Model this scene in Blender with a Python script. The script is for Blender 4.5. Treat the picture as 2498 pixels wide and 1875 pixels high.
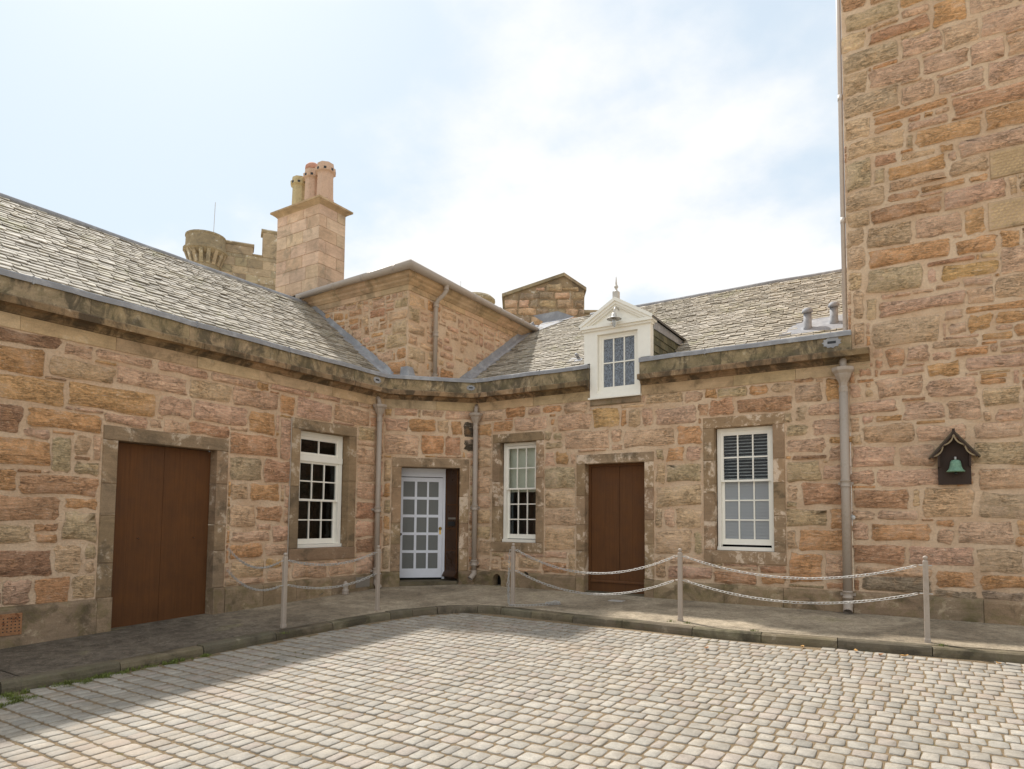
import bpy, math, random
from mathutils import Vector, Matrix
import numpy as np

for o in list(bpy.data.objects): bpy.data.objects.remove(o)
S = bpy.context.scene
COL = S.collection
R = math.radians

# ------------------------------------------------------------------ camera
cam_d = bpy.data.cameras.new('camera')
cam = bpy.data.objects.new('camera', cam_d); COL.objects.link(cam); S.camera = cam
cam_d.sensor_width = 36; cam_d.lens = 36 * 1606.0 / 2498
cam_d.shift_x = -0.0030; cam_d.shift_y = 0.0934
cam_d.clip_start = 0.05; cam_d.clip_end = 3000
CAM = Vector((8.2524, -9.8002, 1.1895))
FWD = Vector((-0.53417, 0.84316, 0.06124)); RGT = Vector((0.84501, 0.53468, 0.00906)); UP = Vector((0.02511, -0.05659, 0.99808))
cam.matrix_world = Matrix(((RGT.x, UP.x, -FWD.x, CAM.x), (RGT.y, UP.y, -FWD.y, CAM.y), (RGT.z, UP.z, -FWD.z, CAM.z), (0, 0, 0, 1)))

# ------------------------------------------------------------------ sky and sun
SUN_DIR = Vector((-0.71, 0.34, 1.0)).normalized()          # towards the sun, behind both wings
world = bpy.data.worlds.new('World'); S.world = world; world.use_nodes = True
nt = world.node_tree; nt.nodes.clear()
def wn(t, **k):
    n = nt.nodes.new(t)
    for a, b in k.items(): setattr(n, a, b)
    return n
sky = wn('ShaderNodeTexSky', sky_type='NISHITA', sun_disc=False)
sky.sun_elevation = math.asin(SUN_DIR.z); sky.sun_rotation = math.atan2(SUN_DIR.x, SUN_DIR.y)
sky.air_density = 1.0; sky.dust_density = 1.5; sky.ozone_density = 1.0
geo = wn('ShaderNodeTexCoord'); sep = wn('ShaderNodeSeparateXYZ'); nt.links.new(geo.outputs['Generated'], sep.inputs[0])
def wm(op, a, b=None, clamp=False):
    n = wn('ShaderNodeMath', operation=op); n.use_clamp = clamp
    for i, v in enumerate((a, b)):
        if v is None: continue
        if isinstance(v, (int, float)): n.inputs[i].default_value = v
        else: nt.links.new(v, n.inputs[i])
    return n.outputs[0]
zc = wm('ADD', wm('MAXIMUM', sep.outputs['Z'], 0.0), 0.22)
comb = wn('ShaderNodeCombineXYZ')
nt.links.new(wm('DIVIDE', sep.outputs['X'], zc), comb.inputs[0]); nt.links.new(wm('DIVIDE', sep.outputs['Y'], zc), comb.inputs[1])
def wnoise(scale, detail, rough, off):
    mp = wn('ShaderNodeMapping'); mp.inputs['Location'].default_value = off; nt.links.new(comb.outputs[0], mp.inputs[0])
    n = wn('ShaderNodeTexNoise'); n.inputs['Scale'].default_value = scale; n.inputs['Detail'].default_value = detail; n.inputs['Roughness'].default_value = rough
    nt.links.new(mp.outputs[0], n.inputs['Vector']); return n.outputs['Fac']
c1 = wnoise(1.05, 9, 0.52, (17.44, 4.75, 0.0))
c2 = wnoise(4.0, 8, 0.6, (9.0, 2.0, 1.0))
mr = wn('ShaderNodeMapRange', interpolation_type='SMOOTHSTEP')
nt.links.new(wm('ADD', c1, wm('MULTIPLY', wm('SUBTRACT', c2, 0.5), 0.16)), mr.inputs[0])
mr.inputs[1].default_value = 0.43; mr.inputs[2].default_value = 0.60; mr.inputs[3].default_value = 0.0; mr.inputs[4].default_value = 1.0
# a thin veil everywhere, white cumulus on top
veil = wn('ShaderNodeMix', data_type='RGBA'); veil.inputs[0].default_value = 0.78
nt.links.new(sky.outputs[0], veil.inputs[6]); veil.inputs[7].default_value = (6.9, 8.0, 8.9, 1)
cl = wn('ShaderNodeMix', data_type='RGBA'); nt.links.new(mr.outputs[0], cl.inputs[0]); nt.links.new(veil.outputs[2], cl.inputs[6])
cshade = wn('ShaderNodeMix', data_type='RGBA'); nt.links.new(c2, cshade.inputs[0])
cshade.inputs[6].default_value = (8.3, 8.4, 8.5, 1); cshade.inputs[7].default_value = (9.4, 9.35, 9.3, 1)
nt.links.new(cshade.outputs[2], cl.inputs[7])
bg = wn('ShaderNodeBackground'); bg.inputs[1].default_value = 0.0605
nt.links.new(cl.outputs[2], bg.inputs[0])
wo = wn('ShaderNodeOutputWorld'); nt.links.new(bg.outputs[0], wo.inputs[0])

sun_d = bpy.data.lights.new('sun', 'SUN'); sun_d.energy = 2.6; sun_d.angle = R(2.0); sun_d.color = (1.0, 0.96, 0.9)
sun = bpy.data.objects.new('sun', sun_d); COL.objects.link(sun); sun.location = (0, 0, 30)
sun.rotation_euler = SUN_DIR.to_track_quat('Z', 'Y').to_euler()

S.view_settings.view_transform = 'Standard'; S.view_settings.look = 'None'
S.view_settings.exposure = 0.97; S.view_settings.gamma = 1.0; S.view_settings.use_curve_mapping = False

# ------------------------------------------------------------------ helpers: colour, materials
def lin(c):
    c = c / 255.0
    return c / 12.92 if c <= 0.04045 else ((c + 0.055) / 1.055) ** 2.4
def rgb(r, g, b, k=1.0): return (lin(r) * k, lin(g) * k, lin(b) * k, 1.0)

class B:
    """tiny node builder"""
    def __init__(s, name):
        s.m = bpy.data.materials.new(name); s.m.use_nodes = True; s.t = s.m.node_tree; s.t.nodes.clear()
        s.out = s.t.nodes.new('ShaderNodeOutputMaterial')
    def n(s, t, **k):
        x = s.t.nodes.new(t)
        for a, b in k.items(): setattr(x, a, b)
        return x
    def put(s, sock, v):
        if v is None: return
        if hasattr(v, 'is_linked'): s.t.links.new(v, sock)
        else: sock.default_value = v
    def attr(s, name):
        a = s.n('ShaderNodeAttribute', attribute_name=name); return a.outputs['Color'], a.outputs['Alpha'], a.outputs['Fac']
    def pos(s): return s.n('ShaderNodeNewGeometry').outputs['Position']
    def rnd(s): return s.n('ShaderNodeObjectInfo').outputs['Random']
    def vm(s, op, a, b):
        x = s.n('ShaderNodeVectorMath', operation=op); s.put(x.inputs[0], a); s.put(x.inputs[1], b); return x.outputs[0]
    def ma(s, op, a, b=0.0, clamp=False):
        x = s.n('ShaderNodeMath', operation=op); x.use_clamp = clamp; s.put(x.inputs[0], a); s.put(x.inputs[1], b); return x.outputs[0]
    def noise(s, v, scale, detail=5, rough=0.55, dist=0.0):
        x = s.n('ShaderNodeTexNoise'); s.put(x.inputs['Vector'], v); x.inputs['Scale'].default_value = scale
        x.inputs['Detail'].default_value = detail; x.inputs['Roughness'].default_value = rough; x.inputs['Distortion'].default_value = dist
        return x.outputs['Fac']
    def mr(s, f, a, b, c=0.0, d=1.0, smooth=True):
        x = s.n('ShaderNodeMapRange', interpolation_type='SMOOTHSTEP' if smooth else 'LINEAR'); s.put(x.inputs[0], f)
        for i, v in enumerate((a, b, c, d)): x.inputs[i + 1].default_value = v
        return x.outputs[0]
    def mix(s, f, a, b, bl='MIX'):
        x = s.n('ShaderNodeMix', data_type='RGBA', blend_type=bl); s.put(x.inputs[0], f); s.put(x.inputs[6], a); s.put(x.inputs[7], b); return x.outputs[2]
    def scale(s, c, f):
        x = s.n('ShaderNodeVectorMath', operation='SCALE'); s.put(x.inputs[0], c); s.put(x.inputs['Scale'], f); return x.outputs[0]
    def bump(s, h, strength=0.5, dist=0.02, normal=None):
        x = s.n('ShaderNodeBump'); x.inputs['Strength'].default_value = strength; x.inputs['Distance'].default_value = dist
        s.put(x.inputs['Height'], h)
        if normal is not None: s.put(x.inputs['Normal'], normal)
        return x.outputs[0]
    def end(s, col, rough=0.85, normal=None, metal=0.0, spec=0.35, **k):
        p = s.n('ShaderNodeBsdfPrincipled'); s.put(p.inputs['Base Color'], col); s.put(p.inputs['Roughness'], rough)
        p.inputs['Metallic'].default_value = metal; p.inputs['Specular IOR Level'].default_value = spec
        if normal is not None: s.put(p.inputs['Normal'], normal)
        s.t.links.new(p.outputs[0], s.out.inputs[0]); return s.m

MORTAR = rgb(222, 193, 162)
def seeded(b, sx=1, sy=1, sz=1):
    c, a, f = b.attr('col')
    off = b.n('ShaderNodeCombineXYZ'); k = b.ma('MULTIPLY', a, 61.0)
    for i in range(3): b.t.links.new(k, off.inputs[i])
    return c, b.vm('MULTIPLY', b.vm('ADD', b.pos(), off.outputs[0]), (sx, sy, sz))

def stain(b, col):
    p = b.pos(); n = b.noise(p, 0.8, 6, 0.6, 0.4); w = b.noise(b.vm('MULTIPLY', p, (2.6, 2.6, 0.4)), 1.5, 7, 0.65, 0.5); g = b.noise(p, 6.0, 7, 0.75, 0.5)
    col = b.scale(col, b.mr(n, 0.3, 0.7, 0.92, 1.10, False))
    col = b.mix(b.mr(b.ma('ADD', b.ma('MULTIPLY', w, 0.7), b.ma('MULTIPLY', g, 0.3)), 0.58, 0.70, 0, 0.36), col, rgb(140, 116, 90))
    return b.mix(b.mr(g, 0.66, 0.74, 0, 0.4), col, rgb(120, 100, 78))

def mat_rubble():
    b = B('rubble_sandstone'); c, v = seeded(b)
    n1 = b.noise(b.vm('MULTIPLY', v, (2.2, 2.2, 12.0)), 1.6, 8, 0.66, 1.1); n2 = b.noise(v, 4.0, 5, 0.6, 0.3); n3 = b.noise(v, 24.0, 6, 0.7); n4 = b.noise(v, 95.0, 3, 0.65)
    n6 = b.noise(b.vm('MULTIPLY', v, (7.0, 7.0, 34.0)), 1.6, 6, 0.7, 1.4)
    col = b.scale(c, b.mr(n1, 0.28, 0.72, 0.68, 1.24, False))
    col = b.mix(b.mr(n2, 0.54, 0.72, 0, 0.5), col, b.mix(0.6, col, rgb(218, 160, 100)))
    col = b.mix(b.mr(n2, 0.46, 0.30, 0, 0.6), col, b.mix(0.6, col, rgb(218, 188, 164)))
    col = b.mix(b.mr(n6, 0.54, 0.66, 0, 0.65), col, rgb(236, 212, 184))
    col = b.mix(b.mr(n6, 0.42, 0.32, 0, 0.75), col, b.scale(col, 0.68))
    col = b.scale(col, b.mr(n3, 0.25, 0.75, 0.78, 1.2, False)); col = b.scale(col, b.mr(n4, 0.3, 0.7, 0.86, 1.12, False))
    n5 = b.noise(b.vm('MULTIPLY', v, (1.6, 1.6, 4.0)), 4.5, 7, 0.72, 1.4)
    col = b.mix(b.mr(n5, 0.65, 0.74, 0, 0.7), col, rgb(134, 98, 72))
    cr = b.noise(b.vm('MULTIPLY', v, (4.0, 4.0, 15.0)), 1.7, 5, 0.6, 1.6); ck = b.mr(b.ma('ABSOLUTE', b.ma('SUBTRACT', cr, 0.5)), 0.0, 0.028, 1.0, 0.0)
    ck = b.ma('MULTIPLY', ck, b.mr(n2, 0.42, 0.58, 0.1, 0.8)); col = b.mix(ck, col, b.scale(col, 0.62)); col = b.scale(col, 1.17)
    e = b.attr('edge')[2]
    mo = b.scale(MORTAR[:3], b.mr(n3, 0.25, 0.75, 0.80, 1.12, False))
    col = b.mix(b.mr(b.ma('ADD', e, b.ma('MULTIPLY', b.ma('SUBTRACT', b.ma('MULTIPLY', b.ma('ADD', n3, n5), 0.5), 0.5), 2.6)), 0.55, 0.80, 0, 0.9), col, mo); col = stain(b, col)
    h = b.ma('ADD', b.ma('SUBTRACT', n1, b.ma('MULTIPLY', ck, 0.4)), b.ma('ADD', b.ma('MULTIPLY', n6, 0.5), b.ma('ADD', b.ma('MULTIPLY', n3, 0.4), b.ma('MULTIPLY', n4, 0.14))))
    return b.end(col, 0.92, b.bump(h, 1.0, 0.05), spec=0.2)

def mat_mortar():
    b = B('lime_mortar'); v = b.pos()
    n1 = b.noise(v, 2.2, 5, 0.6); n2 = b.noise(v, 34.0, 6, 0.7); n3 = b.noise(v, 140.0, 3, 0.6); n0 = b.noise(b.vm('MULTIPLY', v, (1, 1, 2.5)), 7.0, 6, 0.65, 0.8)
    col = b.mix(b.mr(n1, 0.3, 0.7), rgb(208, 175, 143), rgb(226, 199, 169))
    col = b.scale(col, b.mr(n2, 0.25, 0.75, 0.78, 1.15, False))
    col = b.mix(b.mr(n0, 0.60, 0.70, 0, 0.6), col, rgb(200, 160, 124)); col = stain(b, col)
    h = b.ma('ADD', n2, b.ma('ADD', b.ma('MULTIPLY', n3, 0.4), n0))
    return b.end(col, 0.95, b.bump(h, 0.8, 0.02), spec=0.15)

def mat_dressed(name, base, light, amt=0.5, thr=0.55, dark=(92, 80, 62), green=0.0, mossc=(112, 110, 58), streak=False):
    """dressed stone with worn patches / stains; base colour tinted by the piece's own colour"""
    b = B(name); c, v = seeded(b)
    n1 = b.noise(v, 3.0, 7, 0.65, 0.5); n2 = b.noise(v, 13.0, 7, 0.72, 0.4); n3 = b.noise(v, 70.0, 4, 0.65); n4 = b.noise(b.vm('MULTIPLY', b.pos(), (1.8, 1.8, 1.0)) if streak else b.pos(), 2.3, 8, 0.7, 0.6)
    bed = b.noise(b.vm('MULTIPLY', v, (2, 2, 16)), 1.6, 5, 0.6, 0.6)
    col = b.mix(1.0, rgb(*base), b.scale(c, 2.0), 'MULTIPLY')
    col = b.scale(col, b.mr(n1, 0.25, 0.75, 0.72, 1.25, False)); col = b.scale(col, b.mr(bed, 0.3, 0.7, 0.9, 1.1, False))
    col = b.mix(b.mr(b.ma('ADD', b.ma('MULTIPLY', n1, 0.62), b.ma('MULTIPLY', n2, 0.38)), thr, thr + 0.06, 0, amt), col, rgb(*light))
    col = b.mix(b.mr(n4, *((0.42, 0.60) if streak else (0.50, 0.66)), 0, 0.85 if streak else 0.7), col, rgb(*dark))
    if green > 0:
        n5 = b.noise(v, 4.5, 7, 0.7, 0.6)
        col = b.mix(b.mr(n5, 0.46, 0.62, 0, green), col, rgb(*mossc))
    col = b.scale(col, b.mr(n3, 0.25, 0.75, 0.86, 1.14, False))
    h = b.ma('ADD', n2, b.ma('ADD', b.ma('MULTIPLY', n3, 0.3), b.ma('MULTIPLY', bed, 0.5)))
    return b.end(col, 0.92, b.bump(h, 0.55, 0.015), spec=0.2)

def mat_plain(name, col, rough=0.5, var=0.10, metal=0.0, spec=0.4, bumps=0.15, sc=18.0, dirt=None, damt=0.0):
    b = B(name); v = b.pos(); n1 = b.noise(v, sc, 6, 0.6); n2 = b.noise(v, 3.0, 5, 0.6)
    c = b.scale(b.scale(col[:3], b.mr(n1, 0.3, 0.7, 1 - var, 1 + var, False)), b.mr(n2, 0.3, 0.7, 1 - var, 1 + var, False))
    if dirt: c = b.mix(b.mr(b.ma('ADD', b.ma('MULTIPLY', n1, 0.5), b.ma('MULTIPLY', n2, 0.5)), 0.5, 0.62, 0, damt), c, dirt)
    return b.end(c, rough, b.bump(n1, bumps, 0.006) if bumps else None, metal, spec)

def mat_wood(name, col, rough=0.42):
    b = B(name); v = b.pos(); g = b.noise(b.vm('MULTIPLY', v, (40, 40, 1.6)), 1.0, 6, 0.6, 0.4); n = b.noise(v, 4.0, 5, 0.6)
    c = b.scale(b.scale(col[:3], b.mr(g, 0.3, 0.7, 0.88, 1.12, False)), b.mr(n, 0.3, 0.7, 0.85, 1.15, False))
    return b.end(c, b.mr(n, 0.3, 0.7, rough - 0.06, rough + 0.12), b.bump(g, 0.25, 0.004), spec=0.3)

def mat_sett():
    b = B('granite_sett'); c, v = seeded(b)
    n1 = b.noise(v, 14.0, 6, 0.6); n2 = b.noise(v, 60.0, 5, 0.7); n3 = b.noise(v, 220.0, 2, 0.6); n0 = b.noise(b.pos(), 1.1, 5, 0.6)
    col = b.scale(c, b.mr(n1, 0.25, 0.75, 0.76, 1.18, False)); col = b.scale(col, b.mr(n3, 0.3, 0.7, 0.82, 1.14, False)); col = b.scale(col, b.mr(n2, 0.3, 0.7, 0.84, 1.14, False))
    col = b.mix(b.mr(n1, 0.62, 0.75, 0, 0.6), col, rgb(152, 134, 112))
    col = b.scale(col, b.mr(b.noise(b.pos(), 2.4, 7, 0.7, 0.5), 0.3, 0.7, 0.82, 1.06, False)); col = b.mix(b.mr(b.noise(b.pos(), 0.9, 8, 0.75, 0.8), 0.62, 0.70, 0, 0.45), col, b.scale(col, 0.6)); col = b.mix(b.mr(n0, 0.56, 0.72, 0, 0.35), col, rgb(160, 136, 112))
    e = b.attr('edge')[2]
    col = b.mix(b.mr(b.ma('ADD', e, b.ma('MULTIPLY', b.ma('SUBTRACT', n2, 0.5), 1.2)), 0.5, 0.95, 0, 0.75), col, rgb(148, 126, 100))
    h = b.ma('ADD', b.ma('MULTIPLY', n1, 0.8), b.ma('ADD', b.ma('MULTIPLY', n2, 0.5), b.ma('MULTIPLY', n3, 0.12)))
    return b.end(col, b.mr(n1, 0.3, 0.7, 0.62, 0.85), b.bump(h, 0.6, 0.012), spec=0.3)

def mat_joint():
    b = B('sett_joint_dirt'); v = b.pos(); n1 = b.noise(v, 30.0, 6, 0.7); n2 = b.noise(v, 160.0, 4, 0.7); n0 = b.noise(v, 1.6, 6, 0.65)
    col = b.mix(b.mr(n1, 0.3, 0.7), rgb(142, 122, 94), rgb(168, 146, 118))
    col = b.mix(b.mr(n0, 0.58, 0.70, 0, 0.7), col, rgb(112, 108, 62))
    col = b.scale(col, b.mr(n2, 0.3, 0.7, 0.7, 1.2, False))
    return b.end(col, 0.95, b.bump(b.ma('ADD', n1, n2), 0.9, 0.02), spec=0.15)

def mat_tarmac():
    b = B('worn_tarmac'); v = b.pos(); n0 = b.noise(v, 0.9, 7, 0.65, 0.6); n1 = b.noise(v, 5.0, 7, 0.7, 0.5); n2 = b.noise(v, 130.0, 3, 0.75); n3 = b.noise(v, 55.0, 5, 0.7)
    col = b.mix(b.mr(n0, 0.35, 0.65), rgb(140, 127, 108), rgb(182, 167, 144))
    # tarmac mixes to a darker tone along the left wing, towards negative Y
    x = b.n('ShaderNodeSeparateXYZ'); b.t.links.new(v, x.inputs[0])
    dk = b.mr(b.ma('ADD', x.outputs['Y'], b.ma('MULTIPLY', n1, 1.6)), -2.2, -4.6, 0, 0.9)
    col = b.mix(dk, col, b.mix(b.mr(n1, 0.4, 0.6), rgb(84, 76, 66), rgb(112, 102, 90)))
    col = b.mix(b.mr(n1, 0.56, 0.66, 0, 0.7), col, b.scale(col, 0.62))
    col = b.mix(b.mr(n0, 0.60, 0.72, 0, 0.45), col, rgb(140, 134, 92))
    col = b.scale(col, b.mr(b.noise(v, 26.0, 7, 0.8), 0.28, 0.72, 0.60, 1.40, False)); col = b.scale(col, b.mr(b.noise(v, 7.0, 9, 0.82, 0.5), 0.3, 0.7, 0.62, 1.32, False)); col = b.scale(col, b.mr(n2, 0.25, 0.75, 0.62, 1.38, False))
    col = b.mix(b.mr(n3, 0.62, 0.67, 0, 0.7), col, rgb(190, 178, 158))
    return b.end(col, 0.9, b.bump(b.ma('ADD', n2, b.ma('MULTIPLY', n3, 0.7)), 0.7, 0.01), spec=0.2)

def mat_slate():
    b = B('roof_slate'); c, v = seeded(b); n1 = b.noise(v, 9.0, 6, 0.65, 0.4); n2 = b.noise(v, 55.0, 5, 0.7); n0 = b.noise(b.pos(), 1.3, 6, 0.65)
    col = b.scale(c, b.mr(n1, 0.25, 0.75, 0.70, 1.25, False))
    col = b.mix(b.mr(b.ma('ADD', b.ma('MULTIPLY', n0, 0.6), b.ma('MULTIPLY', n1, 0.4)), 0.54, 0.64, 0, 0.6), col, rgb(150, 146, 108))
    col = b.mix(b.mr(n2, 0.60, 0.70, 0, 0.5), col, rgb(205, 200, 188))
    col = b.mix(b.mr(n1, 0.40, 0.28, 0, 0.6), col, rgb(92, 86, 74))
    return b.end(col, 0.8, b.bump(b.ma('ADD', n1, b.ma('MULTIPLY', n2, 0.5)), 0.5, 0.010), spec=0.25)

def mat_glass(name, tint=(0.9, 0.93, 0.92), frost=0.0, ribs=0.0, body=0.0, bodycol=(0.5, 0.55, 0.6)):
    b = B(name); v = b.pos()
    nrm = None
    n1 = b.noise(v, 3.0, 2, 0.5)
    h = n1
    if ribs:
        w = b.noise(b.vm('MULTIPLY', v, (60, 60, 90)), 1.0, 3, 0.6); h = b.ma('ADD', b.ma('MULTIPLY', n1, 0.2), w)
    nrm = b.bump(h, 0.06 if not ribs else 0.5, 0.01)
    gl = b.n('ShaderNodeBsdfGlossy'); gl.inputs['Roughness'].default_value = 0.02 + frost * 0.3; gl.inputs['Color'].default_value = (1, 1, 1, 1); b.put(gl.inputs['Normal'], nrm)
    tr = b.n('ShaderNodeBsdfTransparent'); tr.inputs['Color'].default_value = (*tint, 1)
    fr = b.n('ShaderNodeFresnel'); fr.inputs['IOR'].default_value = 1.42; b.put(fr.inputs['Normal'], nrm)
    base = tr.outputs[0]
    if body:
        df = b.n('ShaderNodeBsdfDiffuse'); df.inputs['Color'].default_value = (*bodycol, 1)
        mb = b.n('ShaderNodeMixShader')
        if frost: mb.inputs[0].default_value = body
        else: b.put(mb.inputs[0], b.mr(b.noise(b.vm('MULTIPLY', v, (5, 5, 3)), 3.2, 8, 0.7, 3.5), 0.40, 0.62, 0.25, body))
        b.t.links.new(base, mb.inputs[1]); b.t.links.new(df.outputs[0], mb.inputs[2]); base = mb.outputs[0]
    mx = b.n('ShaderNodeMixShader'); b.t.links.new(fr.outputs[0], mx.inputs[0]); b.t.links.new(base, mx.inputs[1]); b.t.links.new(gl.outputs[0], mx.inputs[2])
    b.t.links.new(mx.outputs[0], b.out.inputs[0]); return b.m

M = dict(
    rubble=mat_rubble(), mortar=mat_mortar(), sett=mat_sett(), joint=mat_joint(), tarmac=mat_tarmac(), slate=mat_slate(),
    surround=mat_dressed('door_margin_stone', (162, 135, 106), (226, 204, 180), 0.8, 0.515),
    surround_dark=mat_dressed('dark_margin_stone', (150, 126, 100), (202, 184, 162), 0.75, 0.545, (98, 86, 70)),  # darker brown margin stone round the left wing's openings
    plinth=mat_dressed('plinth_stone', (152, 130, 104), (196, 176, 148), 0.55, 0.55, (80, 70, 54), 0.35, (106, 100, 56)),
    parapet=mat_dressed('parapet_stone', (164, 144, 114), (204, 186, 156), 0.7, 0.55, (88, 80, 66), 0.4, (112, 104, 74), True),
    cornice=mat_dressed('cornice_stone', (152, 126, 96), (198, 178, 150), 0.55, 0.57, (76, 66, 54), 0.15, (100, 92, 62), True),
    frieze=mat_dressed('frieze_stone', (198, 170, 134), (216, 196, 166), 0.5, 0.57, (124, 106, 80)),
    block_trim=mat_dressed('block_cornice_stone', (202, 172, 138), (212, 188, 156), 0.5, 0.56, (136, 118, 92)),
    ashlar=mat_dressed('pink_ashlar', (208, 178, 150), (216, 192, 166), 0.45, 0.55, (158, 140, 118)),
    castle=mat_dressed('castle_stone', (170, 152, 124), (216, 210, 196), 0.75, 0.56, (112, 102, 86)),
    kerb=mat_dressed('kerb_stone', (114, 104, 86), (158, 146, 126), 0.5, 0.57, (62, 56, 46), 0.2, (98, 96, 62)),
    lead=mat_plain('lead_sheet', rgb(150, 150, 153), 0.7, 0.10, 0.0, 0.3, 0.2, 9.0, rgb(182, 182, 182), 0.5),
    palepipe=mat_plain('pale_pink_pipe', rgb(206, 192, 180), 0.5, 0.04, 0, 0.4, 0.05),
    cast=mat_plain('taupe_painted_iron', rgb(172, 158, 144), 0.5, 0.05, 0, 0.4, 0.12, 30.0, rgb(140, 124, 106), 0.35),
    white=mat_plain('cream_gloss_paint', rgb(245, 240, 228), 0.35, 0.02, 0, 0.45, 0.05, 12.0),
    greywhite=mat_plain('weathered_white_paint', rgb(196, 190, 180), 0.5, 0.06, 0, 0.4, 0.05, 12.0),
    coldwhite=mat_plain('white_door_paint', rgb(226, 226, 232), 0.35, 0.02, 0, 0.45, 0.05, 12.0),
    brown=mat_wood('brown_door_paint', rgb(97, 61, 31), 0.6), darkbrown=mat_wood('dark_brown_paint', rgb(70, 46, 28), 0.3),
    galv=mat_plain('galvanised_steel', rgb(196, 193, 188), 0.5, 0.08, 0.3, 0.5, 0.1, 60.0),
    brass=mat_plain('brass', rgb(196, 160, 84), 0.25, 0.05, 1.0, 0.5, 0.0),
    black=mat_plain('black_iron', rgb(28, 27, 27), 0.4, 0.1, 0, 0.5, 0.0),
    dark=mat_plain('dark_room', rgb(34, 32, 30), 0.95, 0.15, 0, 0.1, 0.0),
    room=mat_plain('dim_room_wall', rgb(112, 110, 104), 0.95, 0.10, 0, 0.1, 0.0),
    blind=mat_plain('pale_blind', rgb(222, 222, 206), 0.7, 0.03, 0, 0.3, 0.0),
    slat=mat_plain('blind_slat', rgb(238, 238, 234), 0.45, 0.03, 0, 0.4, 0.0),
    curtain=mat_plain('grey_curtain', rgb(96, 104, 108), 0.9, 0.12, 0, 0.2, 0.0),
    verdigris=mat_plain('verdigris_bronze', rgb(120, 156, 132), 0.7, 0.16, 0.1, 0.4, 0.3, 40.0, rgb(168, 182, 150), 0.5),
    shelter=mat_wood('stained_board', rgb(58, 42, 32), 0.5), shelter_roof=mat_wood('weathered_shingle', rgb(92, 82, 66), 0.8), barge=mat_wood('pale_fretwork', rgb(150, 132, 104), 0.7),
    terracotta=mat_plain('pink_terracotta', rgb(206, 174, 150), 0.85, 0.10, 0, 0.2, 0.2, 20.0, rgb(150, 130, 108), 0.5),
    buffpot=mat_plain('buff_fireclay', rgb(196, 178, 138), 0.85, 0.10, 0, 0.2, 0.2, 20.0, rgb(140, 128, 96), 0.6),
    redclay=mat_plain('red_clay', rgb(190, 142, 122), 0.85, 0.10, 0, 0.2, 0.2),
    rust=mat_plain('rusted_iron', rgb(168, 122, 86), 0.85, 0.22, 0.1, 0.3, 0.4, 30.0, rgb(104, 58, 36), 0.85),
    greyplate=mat_plain('grey_painted_plate', rgb(136, 128, 118), 0.7, 0.06, 0, 0.3, 0.1),
    glass=mat_glass('window_glass'), frosted=mat_glass('obscured_glass', (0.8, 0.82, 0.82), 0.6, 1.0, 0.42, (0.64, 0.67, 0.70)), painted_sky_glass=mat_glass('painted_reflection_glass', (0.72, 0.78, 0.86), 0.0, 0.0, 0.7, (0.34, 0.39, 0.46)),  # dormer panes: sky reflection painted in as a dusty blue-grey body with streaks
    doorglass=mat_glass('reeded_glass', (0.7, 0.7, 0.68), 0.7, 1.0, 0.55, (0.27, 0.27, 0.25)),
    earth=mat_plain('gravel_ground', rgb(182, 172, 152), 0.95, 0.1, 0, 0.1, 0.3, 2.0),
    leaf=mat_plain('dry_leaf', rgb(190, 148, 92), 0.8, 0.2, 0, 0.2, 0.0), grass=mat_plain('grass_blade', rgb(112, 120, 62), 0.8, 0.25, 0, 0.2, 0.0, 30.0),
    render=mat_mortar(),
)

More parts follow.
